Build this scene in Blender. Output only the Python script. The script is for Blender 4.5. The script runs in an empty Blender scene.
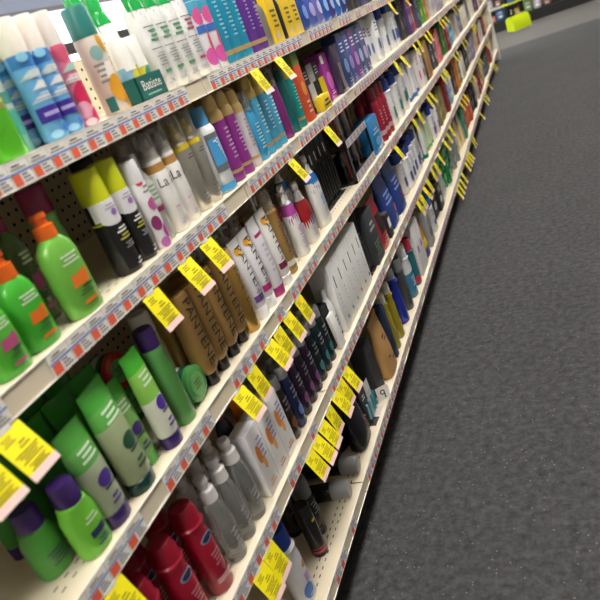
import bpy, bmesh, math, random
from mathutils import Vector, Matrix
rnd = random.Random(7)
sc = bpy.context.scene
COL = sc.collection
PI = math.pi

# ------------------------------------------------------------------ materials
MATS = {}
def lin(c):
    c /= 255.0
    return c / 12.92 if c <= 0.04045 else ((c + 0.055) / 1.055) ** 2.4
def rgb(h):
    return (lin(int(h[0:2], 16)), lin(int(h[2:4], 16)), lin(int(h[4:6], 16)), 1.0)
def mat(h, rough=0.4, metal=0.0, trans=0.0, emit=0.0, vary=0.08, alpha=1.0):
    key = (h, rough, metal, trans, emit, vary, alpha)
    if key in MATS: return MATS[key]
    m = bpy.data.materials.new('surface_' + h + ('_%d' % len(MATS)))
    m.use_nodes = True
    nt = m.node_tree; b = nt.nodes['Principled BSDF']
    c = rgb(h)
    b.inputs['Roughness'].default_value = rough
    b.inputs['Metallic'].default_value = metal
    b.inputs['Transmission Weight'].default_value = trans
    b.inputs['Alpha'].default_value = alpha
    if emit > 0:
        b.inputs['Base Color'].default_value = c
        b.inputs['Emission Color'].default_value = c
        b.inputs['Emission Strength'].default_value = emit
    else:
        tc = nt.nodes.new('ShaderNodeTexCoord'); nz = nt.nodes.new('ShaderNodeTexNoise')
        nz.inputs['Scale'].default_value = 35.0; nz.inputs['Detail'].default_value = 2.0
        nt.links.new(tc.outputs['Object'], nz.inputs['Vector'])
        mx = nt.nodes.new('ShaderNodeMix'); mx.data_type = 'RGBA'
        mx.inputs[6].default_value = tuple(x * (1 - vary) for x in c[:3]) + (1,)
        mx.inputs[7].default_value = tuple(min(1, x * (1 + vary)) for x in c[:3]) + (1,)
        nt.links.new(nz.outputs['Fac'], mx.inputs[0])
        nt.links.new(mx.outputs[2], b.inputs['Base Color'])
    MATS[key] = m
    return m
def gloss(h): return mat(h, 0.25)
def satin(h): return mat(h, 0.38)
def paper(h): return mat(h, 0.65)
def metal(h): return mat(h, 0.28, 0.75)
CLEAR = lambda h='e8ecec': mat(h, 0.08, 0.0, 0.85)
FROST = lambda h='d8dad8': mat(h, 0.3, 0.0, 0.45)

def node_mat(name):
    m = bpy.data.materials.new(name); m.use_nodes = True
    return m, m.node_tree, m.node_tree.nodes['Principled BSDF']
def N(nt, t, **kw):
    n = nt.nodes.new(t)
    for k, v in kw.items(): setattr(n, k, v)
    return n
def mth(nt, op, a, b=None):
    n = N(nt, 'ShaderNodeMath', operation=op)
    for i, v in enumerate((a, b)):
        if v is None: continue
        if isinstance(v, (int, float)): n.inputs[i].default_value = v
        else: nt.links.new(v, n.inputs[i])
    return n.outputs[0]

def peg_material():
    m, nt, b = node_mat('pegboard')
    tc = N(nt, 'ShaderNodeTexCoord'); sp = N(nt, 'ShaderNodeSeparateXYZ')
    nt.links.new(tc.outputs['Object'], sp.inputs[0])
    def cell(o):
        f = mth(nt, 'FRACT', mth(nt, 'DIVIDE', o, 0.0254))
        return mth(nt, 'ABSOLUTE', mth(nt, 'SUBTRACT', f, 0.5))
    a, c = cell(sp.outputs['Y']), cell(sp.outputs['Z'])
    d = mth(nt, 'ADD', mth(nt, 'MULTIPLY', a, a), mth(nt, 'MULTIPLY', c, c))
    hole = mth(nt, 'LESS_THAN', d, 0.026)
    mx = N(nt, 'ShaderNodeMix', data_type='RGBA')
    mx.inputs[6].default_value = rgb('cfc4a8'); mx.inputs[7].default_value = rgb('1c1a16')
    nt.links.new(hole, mx.inputs[0]); nt.links.new(mx.outputs[2], b.inputs['Base Color'])
    b.inputs['Roughness'].default_value = 0.6
    return m
def deck_material():
    m, nt, b = node_mat('cream_shelf_enamel')
    tc = N(nt, 'ShaderNodeTexCoord'); sp = N(nt, 'ShaderNodeSeparateXYZ')
    nt.links.new(tc.outputs['Object'], sp.inputs[0])
    fy = mth(nt, 'FRACT', mth(nt, 'DIVIDE', sp.outputs['Y'], 0.0254))
    dash = mth(nt, 'LESS_THAN', fy, 0.42)
    tot = None
    for xc in (-0.036, -0.052):
        near = mth(nt, 'LESS_THAN', mth(nt, 'ABSOLUTE', mth(nt, 'SUBTRACT', sp.outputs['X'], xc)), 0.0016)
        k = mth(nt, 'MULTIPLY', near, dash)
        tot = k if tot is None else mth(nt, 'MAXIMUM', tot, k)
    mx = N(nt, 'ShaderNodeMix', data_type='RGBA')
    mx.inputs[6].default_value = rgb('e2d6bd'); mx.inputs[7].default_value = rgb('4a4236')
    nt.links.new(tot, mx.inputs[0]); nt.links.new(mx.outputs[2], b.inputs['Base Color'])
    b.inputs['Roughness'].default_value = 0.45
    return m
def carpet_material():
    m, nt, b = node_mat('charcoal_carpet')
    tc = N(nt, 'ShaderNodeTexCoord'); sp = N(nt, 'ShaderNodeSeparateXYZ')
    nt.links.new(tc.outputs['Object'], sp.inputs[0])
    n1 = N(nt, 'ShaderNodeTexNoise'); n1.inputs['Scale'].default_value = 38.0; n1.inputs['Detail'].default_value = 6.0; n1.inputs['Roughness'].default_value = 0.75
    nt.links.new(tc.outputs['Object'], n1.inputs['Vector'])
    r1 = N(nt, 'ShaderNodeValToRGB')
    e = r1.color_ramp.elements
    e[0].position = 0.3; e[0].color = rgb('232427'); e[1].position = 0.72; e[1].color = rgb('58585a')
    nt.links.new(n1.outputs['Fac'], r1.inputs[0])
    n2 = N(nt, 'ShaderNodeTexNoise'); n2.inputs['Scale'].default_value = 3.0; n2.inputs['Detail'].default_value = 3.0
    nt.links.new(tc.outputs['Object'], n2.inputs['Vector'])
    v = N(nt, 'ShaderNodeTexVoronoi'); v.inputs['Scale'].default_value = 42.0
    nt.links.new(tc.outputs['Object'], v.inputs['Vector'])
    fleck = mth(nt, 'MULTIPLY', mth(nt, 'LESS_THAN', v.outputs['Distance'], 0.11), 0.5)
    m1 = N(nt, 'ShaderNodeMix', data_type='RGBA'); m1.inputs[7].default_value = rgb('94897a')
    nt.links.new(r1.outputs[0], m1.inputs[6]); nt.links.new(fleck, m1.inputs[0])
    m2 = N(nt, 'ShaderNodeMix', data_type='RGBA', blend_type='MULTIPLY'); m2.inputs[0].default_value = 0.35
    r2 = N(nt, 'ShaderNodeValToRGB'); r2.color_ramp.elements[0].position = .3; r2.color_ramp.elements[1].position = .7
    r2.color_ramp.elements[0].color = (.6, .6, .6, 1)
    nt.links.new(n2.outputs['Fac'], r2.inputs[0])
    nt.links.new(m1.outputs[2], m2.inputs[6]); nt.links.new(r2.outputs[0], m2.inputs[7])
    # a lighter flooring starts beyond the end of the run
    far = mth(nt, 'GREATER_THAN', sp.outputs['Y'], 10.45)
    m3 = N(nt, 'ShaderNodeMix', data_type='RGBA'); m3.inputs[7].default_value = rgb('5f5e5b')
    nt.links.new(m2.outputs[2], m3.inputs[6]); nt.links.new(far, m3.inputs[0])
    nt.links.new(m3.outputs[2], b.inputs['Base Color'])
    b.inputs['Roughness'].default_value = 0.95
    bp = N(nt, 'ShaderNodeBump'); bp.inputs['Strength'].default_value = 0.4; bp.inputs['Distance'].default_value = 0.004
    nt.links.new(n1.outputs['Fac'], bp.inputs['Height']); nt.links.new(bp.outputs[0], b.inputs['Normal'])
    return m
PEG, DECK, CARPET = peg_material(), deck_material(), carpet_material()
CREAM = mat('e2d6bd', 0.45, vary=0.03)

# ------------------------------------------------------------------ mesh tools
class MB:
    """collects faces with materials, builds one mesh"""
    def __init__(s): s.v = []; s.f = []; s.m = []; s.ml = []
    def mi(s, m):
        if m not in s.ml: s.ml.append(m)
        return s.ml.index(m)
    def add(s, vs, fs, m):
        o = len(s.v); s.v += [tuple(p) for p in vs]; k = s.mi(m)
        for f in fs: s.f.append(tuple(i + o for i in f)); s.m.append(k)
    def box(s, x0, x1, y0, y1, z0, z1, m, bev=0.0, M=None):
        bm = bmesh.new(); bmesh.ops.create_cube(bm, size=1.0)
        for v in bm.verts:
            v.co = Vector(((x0 + x1) / 2 + v.co.x * (x1 - x0), (y0 + y1) / 2 + v.co.y * (y1 - y0), (z0 + z1) / 2 + v.co.z * (z1 - z0)))
        if bev > 0: bmesh.ops.bevel(bm, geom=bm.edges[:], offset=bev, segments=2, affect='EDGES', profile=0.5)
        if M: bm.transform(M)
        s.bm(bm, m); return s
    def bm(s, bm, m):
        bm.verts.index_update()
        s.add([v.co[:] for v in bm.verts], [[v.index for v in f.verts] for f in bm.faces], m); bm.free()
    def cyl(s, p0, p1, r0, r1, m, seg=12):
        p0, p1 = Vector(p0), Vector(p1); d = p1 - p0
        q = d.to_track_quat('Z', 'Y').to_matrix()
        vs = []
        for p, r in ((p0, r0), (p1, r1)):
            for i in range(seg):
                a = 2 * PI * i / seg
                vs.append(p + q @ Vector((r * math.cos(a), r * math.sin(a), 0)))
        fs = [(i, (i + 1) % seg, seg + (i + 1) % seg, seg + i) for i in range(seg)]
        fs += [tuple(range(seg - 1, -1, -1)), tuple(range(seg, 2 * seg))]
        s.add(vs, fs, m); return s
    def mesh(s, name='mesh', smooth=True):
        me = bpy.data.meshes.new(name); me.from_pydata(s.v, [], s.f)
        for m in s.ml: me.materials.append(m)
        me.polygons.foreach_set('material_index', s.m)
        if smooth:
            me.polygons.foreach_set('use_smooth', [True] * len(s.f))
            me.set_sharp_from_angle(angle=math.radians(38))
        me.update(); return me

class Shape:
    """a body lofted through sections (z, rx, ry, p, material above)"""
    def __init__(s, secs, bands=()):
        secs = [tuple(q) for q in secs]
        for (z0, z1, m) in bands:
            for z in (z0, z1):
                if not any(abs(q[0] - z) < 1e-5 for q in secs):
                    secs.append((z,) + s._at(secs, z))
                    secs.sort(key=lambda q: q[0])
            secs = [(q[0], q[1], q[2], q[3], m) if z0 - 1e-5 <= q[0] < z1 - 1e-5 else q for q in secs]
        s.secs = secs
    @staticmethod
    def _at(secs, z):
        for a, b in zip(secs, secs[1:]):
            if a[0] <= z <= b[0]:
                t = (z - a[0]) / max(1e-9, b[0] - a[0])
                return (a[1] + t * (b[1] - a[1]), a[2] + t * (b[2] - a[2]), a[3] + t * (b[3] - a[3]), a[4])
        q = secs[0] if z < secs[0][0] else secs[-1]
        return q[1:]
    @staticmethod
    def sup(c, p): return math.copysign(abs(c) ** (2.0 / p), c)
    def pt(s, lat, z, off=0.0):
        rx, ry, p, _ = s._at(s.secs, z)
        a = lat / ry
        if p > 2.5:                                     # flat fronted: measure straight across
            y = max(-1, min(1, lat / ry)); x = (1 - abs(y) ** p) ** (1.0 / p)
            return Vector((x * rx + off, y * ry, z))
        return Vector(((rx + off) * s.sup(math.cos(a), p), (ry + off) * s.sup(math.sin(a), p), z))
    def build(s, mb=None, seg=20):
        mb = mb or MB(); n = len(s.secs)
        base = []
        for (z, rx, ry, p, m) in s.secs:
            ring = []
            for i in range(seg):
                a = 2 * PI * i / seg
                ring.append((rx * s.sup(math.cos(a), p), ry * s.sup(math.sin(a), p), z))
            base.append(ring)
        o = len(mb.v)
        for r in base: mb.v += r
        for k in range(n - 1):
            mi = mb.mi(s.secs[k][4])
            for i in range(seg):
                j = (i + 1) % seg
                mb.f.append((o + k * seg + i, o + k * seg + j, o + (k + 1) * seg + j, o + (k + 1) * seg + i)); mb.m.append(mi)
        mb.f.append(tuple(o + i for i in range(seg - 1, -1, -1))); mb.m.append(mb.mi(s.secs[0][4]))
        mb.f.append(tuple(o + (n - 1) * seg + i for i in range(seg))); mb.m.append(mb.mi(s.secs[-1][4]))
        return mb

TXT = {}
def text_geo(t):
    if t not in TXT:
        cu = bpy.data.curves.new('lettering', 'FONT'); cu.body = t; cu.align_x = 'CENTER'; cu.align_y = 'CENTER'; cu.resolution_u = 2
        ob = bpy.data.objects.new('lettering', cu); COL.objects.link(ob)
        bpy.context.view_layer.update()
        me = ob.evaluated_get(bpy.context.evaluated_depsgraph_get()).to_mesh()
        TXT[t] = ([v.co[:2] for v in me.vertices], [tuple(p.vertices) for p in me.polygons])
        bpy.data.objects.remove(ob); bpy.data.curves.remove(cu)
    return TXT[t]

def decal(pt, items, name='label'):
    """flat art laid on a surface pt(lateral, height, offset): rectangles, blobs, lines of small print, words"""
    mb = MB(); k = 0
    def grid(s0, s1, z0, z1, off, m, skew=0.0):
        ns = max(1, int(abs(s1 - s0) / 0.005)); nz = max(1, int(abs(z1 - z0) / 0.005)) if abs(z1 - z0) < .1 else 14
        vs = [pt(s0 + (s1 - s0) * i / ns + skew * j / nz, z0 + (z1 - z0) * j / nz, off) for j in range(nz + 1) for i in range(ns + 1)]
        fs = [(j * (ns + 1) + i, j * (ns + 1) + i + 1, (j + 1) * (ns + 1) + i + 1, (j + 1) * (ns + 1) + i) for j in range(nz) for i in range(ns)]
        mb.add(vs, fs, m)
    for it in items:
        k += 1; off = 0.0003 + 0.00022 * k
        if it[0] == 'r': grid(*it[1:5], off, it[5], it[6] if len(it) > 6 else 0.0)
        elif it[0] == 'e':
            _, s, z, a, b, m = it
            n = 16; nr = max(1, int(a / 0.006)); vs = [pt(s, z, off)]
            for q in range(1, nr + 1):
                vs += [pt(s + a * q / nr * math.cos(2 * PI * i / n), z + b * q / nr * math.sin(2 * PI * i / n), off) for i in range(n)]
            fs = [(0, 1 + i, 1 + (i + 1) % n) for i in range(n)]
            for q in range(nr - 1):
                o = 1 + q * n; fs += [(o + i, o + n + i, o + n + (i + 1) % n, o + (i + 1) % n) for i in range(n)]
            mb.add(vs, fs, m)
        elif it[0] == 'b':                               # small print
            _, s0, s1, z0, z1, n, m = it
            h = (z1 - z0) / n
            for i in range(n):
                w = (s1 - s0) * (0.6 + 0.4 * ((i * 7 + 3) % 5) / 4.0); c = (s0 + s1) / 2
                grid(c - w / 2, c + w / 2, z0 + h * (i + 0.25), z0 + h * (i + 0.7), off, m)
        elif it[0] == 't':                               # word
            _, t, s, z, size, ang, m = it
            vs2, fs2 = text_geo(t); ca, sa = math.cos(ang), math.sin(ang)
            mb.add([pt(s + size * (ca * x - sa * y), z + size * (sa * x + ca * y), off + .0005) for x, y in vs2], fs2, m)
        elif it[0] == 'z':                               # drip edge
            _, s0, s1, z0, z1, n, m = it
            for i in range(n):
                a = s0 + (s1 - s0) * i / n; b2 = s0 + (s1 - s0) * (i + 1) / n
                zb = z0 + (z1 - z0) * (0.15 + 0.5 * ((i * 5 + 2) % 7) / 7.0)
                mb.add([pt(a, z1, off), pt(b2, z1, off), pt((a + b2) / 2, zb, off)], [(0, 2, 1)], m)
    return mb.mesh(name)

# ------------------------------------------------------------------ things
LABELS = {}
def obj(name, me, parent=None, label=None, loc=None, rot=None):
    o = bpy.data.objects.new(name, me); COL.objects.link(o)
    if parent is not None: o.parent = parent
    if label: o['label'] = label
    if loc is not None: o.location = loc
    if rot is not None: o.rotation_euler = rot
    return o
def tag(o, label, cat, group=None):
    o['label'] = label; o['category'] = cat
    if group: o['group'] = group
    n = len(label.split())
    if not 4 <= n <= 16: print('LABEL LENGTH', n, label)
    if label in LABELS: print('DUP LABEL', label)
    LABELS[label] = 1
    return o
def structure(name, me, loc=None, parent=None):
    o = obj(name, me, parent, loc=loc)
    if parent is None: o['kind'] = 'structure'
    return o

class Proto:
    def __init__(s, kind, cat, parts, rx, ry, h):
        s.kind, s.cat, s.parts, s.rx, s.ry, s.h = kind, cat, parts, rx, ry, h
    def place(s, loc, label, group=None, rotz=0.0, tilt=None):
        rot = tilt if tilt is not None else (0, 0, rotz)
        if len(s.parts) == 1 and s.parts[0][0] == s.kind:
            r = obj(s.kind, s.parts[0][1], loc=loc, rot=rot)
        else:
            r = obj(s.kind, None, loc=loc, rot=rot); r.empty_display_size = 0.02
            made = {}
            for p in s.parts:
                par = made.get(p[3], r) if len(p) > 3 else r
                made[p[0]] = obj(p[0], p[1], par, p[2] if len(p) > 2 else None)
        return tag(r, label, s.cat, group)

# ---- closures -----------------------------------------------------
def loft_mesh(secs, seg=18, bands=()): return Shape(secs, bands).build(seg=seg).mesh()
def cap_flat(z, r, h, m, ry=None, p=2.0):
    ry = ry or r
    return loft_mesh([(z, r, ry, p, m), (z + h * .9, r * .98, ry * .98, p, m), (z + h, r * .88, ry * .88, p, m)])
def cap_dome(z, r, h, m):
    return loft_mesh([(z, r, r, 2, m), (z + h * .55, r * .97, r * .97, 2, m), (z + h * .85, r * .8, r * .8, 2, m), (z + h, r * .35, r * .35, 2, m)])
def nozzle(z, r, h, m):
    return loft_mesh([(z, r * .5, r * .5, 2, m), (z + h * .45, r * .45, r * .45, 2, m), (z + h * .5, r * .3, r * .3, 2, m), (z + h, r * .26, r * .26, 2, m)], 12)
def trigger_head(z, m):
    mb = MB()
    mb.cyl((0, 0, z), (0, 0, z + .018), .0125, .0115, m).cyl((0, 0, z + .018), (0, 0, z + .032), .007, .009, m)
    T = Matrix.Rotation(-1.15, 4, 'Z')                    # the nozzle is turned aside
    mb.box(-.018, .026, -.009, .009, z + .03, z + .047, m, .004, T)
    mb.box(.024, .036, -.005, .005, z + .034, z + .043, m, .001, T)
    return mb.mesh()
def trigger_lever(z, m):
    mb = MB()
    R = Matrix.Rotation(-1.15, 4, 'Z') @ Matrix.Translation((.02, 0, z + .03)) @ Matrix.Rotation(math.radians(-28), 4, 'Y')
    mb.box(-.003, .003, -.005, .005, -.032, .002, m, .0012, R)
    return mb.mesh()
def pump_head(z, m):
    mb = MB()
    mb.cyl((0, 0, z), (0, 0, z + .016), .012, .0115, m).cyl((0, 0, z + .016), (0, 0, z + .034), .0045, .0045, m)
    mb.cyl((0, 0, z + .034), (0, 0, z + .046), .0085, .0075, m)
    mb.box(0, .022, -.004, .004, z + .036, z + .044, m, .0015)
    return mb.mesh()

# ---- kinds of product ---------------------------------------------
def can(body, cap, r=.025, h=.19, caph=.035, capkind='flat', bands=(), art=None, kind='spray_can', shoulder=None, capr=None):
    hb = h - caph; sm = shoulder or body; capr = capr or r
    sh = Shape([(0, r * .94, r * .94, 2, body), (.003, r, r, 2, body), (hb - .014, r, r, 2, sm), (hb - .004, r * .86, r * .86, 2, sm), (hb, r * .7, r * .7, 2, sm)],
               [(a * hb, b * hb, m) for a, b, m in bands])
    parts = [('body', sh.build(seg=22).mesh())]
    if capkind == 'flat': parts.append(('cap', cap_flat(hb - .012, capr * 1.0, caph + .012, cap)))
    elif capkind == 'dome': parts.append(('cap', cap_dome(hb - .003, r * .86, caph, cap)))
    elif capkind == 'clear':
        parts += [('nozzle', nozzle(hb - .002, r, caph * .7, cap)), ('clear_cap', cap_flat(hb - .012, r * 1.02, caph + .012, CLEAR('eeeade')), 'clear plastic cap')]
    if art: parts.append(('label', decal(sh.pt, art(r, hb))))
    return Proto(kind, 'spray can', parts, r, r, h)
def bottle(body, cap, rx=.02, ry=.028, h=.18, caph=.03, closure='flat', p=2.3, bands=(), art=None, neck=.4, kind='hair_product_bottle', taper=1.0, cat='bottle', cap2=None, seg=22):
    if closure == 'trigger': caph = .047
    if closure == 'pump': caph = .046
    hb = h - caph; nr = min(rx, ry) * (neck if neck < 1 else 1)
    if closure in ('pump', 'trigger'): nr = min(.0115, min(rx, ry) * .8)
    sh = Shape([(0, rx * .9, ry * .92, p, body), (.005, rx, ry, p, body), (hb * .74, rx * taper, ry * taper, p, body),
                (hb * .86, rx * taper * .9, ry * taper * .86, p, body), (hb * .95, nr * 1.25 + .1 * (rx - nr), nr * 1.3 + .15 * (ry - nr), 2, body), (hb, nr, nr, 2, body)],
               [(a * hb, b * hb, m) for a, b, m in bands])
    parts = [('body', sh.build(seg=seg).mesh())]
    if closure == 'flat': parts.append(('cap', cap_flat(hb - .004, nr * 1.25, caph + .004, cap)))
    elif closure == 'dome': parts.append(('cap', cap_dome(hb - .004, nr * 1.2, caph + .004, cap)))
    elif closure == 'wide': parts.append(('cap', cap_flat(hb * .93, rx * taper * .92, caph + hb * .07, cap, ry * taper * .8)))
    elif closure == 'spray':                                # collar and finger actuator
        parts.append(('spray_cap', loft_mesh([(hb - .003, nr * 1.3, nr * 1.3, 2, cap), (hb + caph * .45, nr * 1.25, nr * 1.25, 2, cap), (hb + caph * .5, nr * .85, nr * .85, 2, cap), (hb + caph * .72, nr * .8, nr * .8, 2, cap), (hb + caph * .78, nr * 1.0, nr * 1.0, 2, cap), (hb + caph, nr * .9, nr * .9, 2, cap)])))
    elif closure == 'clear':
        parts += [('nozzle', nozzle(hb - .003, nr * 1.6, caph * .8, cap)), ('clear_cap', cap_flat(hb * .93, rx * taper * .9, caph + hb * .07, CLEAR('ecebe6'), ry * taper * .85), 'clear plastic cap')]
    elif closure == 'pump': parts.append(('pump', pump_head(hb - .003, cap)))
    elif closure == 'trigger': parts += [('trigger_head', trigger_head(hb - .003, cap)), ('trigger', trigger_lever(hb - .003, cap2 or cap), None, 'trigger_head')]
    if art: parts.append(('label', decal(sh.pt, art(ry, hb))))
    return Proto(kind, cat, parts, rx, ry, h)
def tube(body, cap, ry=.028, h=.17, caph=.024, rx=.018, bands=(), art=None, top=None, kind='squeeze_tube'):
    top = top or body
    sh = Shape([(caph - .002, rx * .9, ry * .8, 2, body), (caph + .006, rx, ry * .86, 2, body), (caph + (h - caph) * .6, rx * .72, ry * .95, 2.1, body),
                (h * .82, rx * .45, ry, 2.2, top), (h * .95, .003, ry * 1.02, 2.5, top), (h, .0022, ry * 1.02, 3, top)], [(a * h, b * h, m) for a, b, m in bands])
    parts = [('body', sh.build(seg=24).mesh()), ('cap', loft_mesh([(0, rx * .92, ry * .82, 2, cap), (caph * .9, rx * .96, ry * .86, 2, cap), (caph, rx * .85, ry * .76, 2, cap)]))]
    if art: parts.append(('label', decal(sh.pt, art(ry, h))))
    return Proto(kind, 'tube', parts, rx, ry, h)
def inverted(body, cap, rx=.02, ry=.027, h=.2, caph=.028, art=None, p=3.0, kind='inverted_conditioner_bottle', bands=()):
    sh = Shape([(caph - .002, rx * .7, ry * .6, 2.2, body), (caph + .008, rx * .95, ry * .9, p, body), (caph + .03, rx, ry, p, body), (h * .93, rx, ry, p, body), (h * .985, rx * .9, ry * .94, p, body), (h, rx * .6, ry * .75, p, body)],
               [(a * h, b * h, m) for a, b, m in bands])
    parts = [('body', sh.build(seg=24).mesh()), ('cap', loft_mesh([(0, rx * .66, ry * .58, 2, cap), (caph, rx * .72, ry * .62, 2, cap)]))]
    if art: parts.append(('label', decal(sh.pt, art(ry, h))))
    return Proto(kind, 'bottle', parts, rx, ry, h)
def carton(body, d=.05, w=.06, h=.18, art=None, sideart=None, kind='carton', cat='box', top=None, bands=()):
    mb = MB(); mb.box(-d / 2, d / 2, -w / 2, w / 2, 0, h, body, .0012)
    if top: mb.box(-d / 2 + .001, d / 2 - .001, -w / 2 + .001, w / 2 - .001, h - .0005, h + .0012, top)
    for a, b, m in bands: mb.box(-d / 2 - .0004, d / 2 + .0004, -w / 2 - .0004, w / 2 + .0004, a * h, b * h, m)
    parts = [('body', mb.mesh())]
    parts.append(('flap', MB().box(-d / 2 + .003, d / 2 - .003, -w / 2 + .003, w / 2 - .003, h + .0008, h + .0022, top or body, .0004).mesh()))
    if art: parts.append(('label', decal(lambda s, z, o: Vector((d / 2 + o, s, z)), art(w / 2, h))))
    if sideart: parts.append(('side_print', decal(lambda s, z, o: Vector((s, -w / 2 - o, z)), [i for i in sideart(d / 2, h)])))
    return Proto(kind, cat, parts, d / 2, w / 2, h)
def pouch(body, w=.11, h=.17, d=.05, art=None, kind='pouch', cat='bag', top=None):
    top = top or body
    sh = Shape([(0, d * .42, w * .46, 3, body), (.006, d * .5, w * .5, 3, body), (h * .35, d * .48, w * .49, 2.6, body), (h * .7, d * .3, w * .485, 2.5, top), (h * .92, .004, w * .5, 3, top), (h, .0028, w * .5, 4, top)])
    parts = [('body', sh.build(seg=28).mesh()), ('seal', MB().box(-.0034, .0034, -w * .5, w * .5, h - .012, h + .001, top, .001).mesh())]
    if art: parts.append(('label', decal(sh.pt, art(w / 2, h))))
    return Proto(kind, cat, parts, d / 2, w / 2, h)
def card_pack(card, item, w=.07, h=.16, blister=True, art=None, kind='carded_hair_accessory', stand=True):
    """header card with a blister holding accessories, stands on its folded foot"""
    mb = MB(); mb.box(-.004, -.002, -w / 2, w / 2, 0, h, card, .0005)
    mb.box(-.004, .018, -w / 2, w / 2, 0, .0015, card, .0004)
    parts = [('card', mb.mesh())]
    it = MB()
    n = max(2, int(w / .018))
    for i in range(n):
        y = -w / 2 + w * (i + .5) / n
        it.cyl((.006, y, .02), (.006, y, h * .62), .005, .004, item, 8)
    parts.append(('clip_set', it.mesh()))
    if art: parts.append(('label', decal(lambda s, z, o: Vector((-.002 + o, s, z)), art(w / 2, h))))
    return Proto(kind, 'hair accessory', parts, .018, w / 2, h)

# ------------------------------------------------------------------ gondola
SHELVES = {'A': 1.318, 'B': 1.068, 'C': .775, 'D': .472, 'E': .15}
NAMES = {'A': 'top shelf', 'B': 'second shelf', 'C': 'third shelf', 'D': 'fourth shelf', 'E': 'bottom shelf'}
ORD = ['first', 'second', 'third', 'fourth', 'fifth', 'sixth', 'seventh', 'eighth', 'ninth', 'tenth', 'eleventh', 'twelfth', 'thirteenth', 'fourteenth', 'fifteenth', 'sixteenth', 'seventeenth', 'eighteenth', 'nineteenth', 'twentieth']
CARD = ['one', 'two', 'three', 'four', 'five', 'six', 'seven', 'eight', 'nine', 'ten', 'eleven', 'twelve', 'thirteen', 'fourteen']
Y0, BAY, NB = 0.18, 1.17, 8
YEND = Y0 + BAY * NB
DEPTH = 0.40
TOPZ = 1.48

g = obj('gondola_frame', None, loc=(0, Y0, 0))
tag(g, 'long cream store gondola frame with pegboard back and white end post', 'shelving')
def gpart(name, mb, label=None, smooth=False): return obj(name, mb.mesh(name, smooth), g, label, loc=(0, 0, 0))
for b in range(NB):
    gpart('back_panel', MB().box(-DEPTH - .012, -DEPTH, b * BAY + .002, (b + 1) * BAY - .002, .1, TOPZ - .02, PEG))
    gpart('kick_plate', MB().box(-.06, -.05, b * BAY + .001, (b + 1) * BAY - .001, 0, .108, mat('2a2724', .6)), 'dark recessed kick plate')
for b in range(NB + 1):
    gpart('upright', MB().box(-DEPTH - .03, -DEPTH + .004, b * BAY - .015, b * BAY + .015, 0, TOPZ, CREAM, .002))
gpart('top_cap', MB().box(-DEPTH - .035, -DEPTH + .006, -.015, NB * BAY + .015, TOPZ, TOPZ + .025, mat('2c2c2e', .5), .003), 'black strip along the top of the back panel')
gpart('end_post', MB().box(-.05, .012, NB * BAY + .016, NB * BAY + .07, 0, TOPZ, mat('e6e0d4', .45), .004), 'white post closing the far end')
gpart('end_panel', MB().box(-DEPTH - .03, -.05, NB * BAY + .02, NB * BAY + .05, 0, TOPZ, mat('ddd6c6', .5), .003))

WHITE = mat('f3efe8', .5, vary=.02); RED = mat('f0694a', .55, vary=.03); BLUE = mat('5f86d8', .55, vary=.03); INK = mat('8f8c90', .6); INKD = mat('55524c', .6)
def ticket_mesh(w, kind):
    mb = MB(); H = .034
    mb.box(.0, .0012, 0, w, 0, H, WHITE)
    def r(y0, y1, z0, z1, m): mb.add([(.0016, y0, z0), (.0016, y1, z0), (.0016, y1, z1), (.0016, y0, z1)], [(0, 1, 2, 3)], m)
    r(.002, w * .42, .001, .017, RED)
    r(.0, w, .018, .0205, BLUE)
    for i in range(3): r(w * .5, w * (.92 - .08 * i), .003 + .005 * i, .0055 + .005 * i, INK)
    r(w * .1, w * .85, .0235, .0255, INK); r(w * .2, w * .6, .028, .030, INKD)
    return mb.mesh('ticket', False)
TICKETS = [ticket_mesh(w, 0) for w in (.046, .05, .044)]
SHELFPOS = {'A': 'top', 'B': 'second', 'C': 'third', 'D': 'fourth', 'E': 'bottom'}
for s, z in SHELVES.items():
    for b in range(NB):
        y0 = Y0 + b * BAY
        r = obj('shelf', None, loc=(0, y0, z))
        where = 'nearest bay' if b == 0 else ('farthest bay' if b == NB - 1 else '%s bay from the near end' % ORD[b])
        tag(r, 'cream metal %s shelf with price tickets, %s' % (SHELFPOS[s], where), 'shelf', 'gondola shelves')
        mb = MB(); mb.box(-DEPTH + .006, -.004, .003, BAY - .003, -.012, 0, DECK, .0015)
        obj('deck', mb.mesh('deck', False), r)
        mb = MB(); mb.box(-.006, 0, .002, BAY - .002, -.037, .001, CREAM, .0012)
        mb.box(0, .002, .002, BAY - .002, -.037, -.0355, WHITE).box(0, .002, .002, BAY - .002, -.0005, .001, WHITE)
        obj('price_rail', mb.mesh('rail', False), r)
        for bx in ((.03, BAY - .03) if s != 'E' else ()):
            m2 = MB(); m2.add([(-DEPTH + .006, 0, -.013), (-.05, 0, -.013), (-DEPTH + .006, 0, -.075),
                               (-DEPTH + .006, .003, -.013), (-.05, .003, -.013), (-DEPTH + .006, .003, -.075)],
                              [(0, 1, 2), (5, 4, 3), (0, 3, 4, 1), (1, 4, 5, 2), (2, 5, 3, 0)], CREAM)
            obj('bracket', m2.mesh('bracket', False), r, loc=(0, bx, 0))
        y = .012 + rnd.random() * .03
        while y < BAY - .06:
            k = rnd.randrange(3)
            obj('price_ticket', TICKETS[k], r, loc=(.0005, y, -.0355)) if True else None
            y += (.046, .05, .044)[k] + .0015
            if rnd.random() < (.10 if s in 'AB' else .22): y += .05 + rnd.random() * .06

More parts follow.
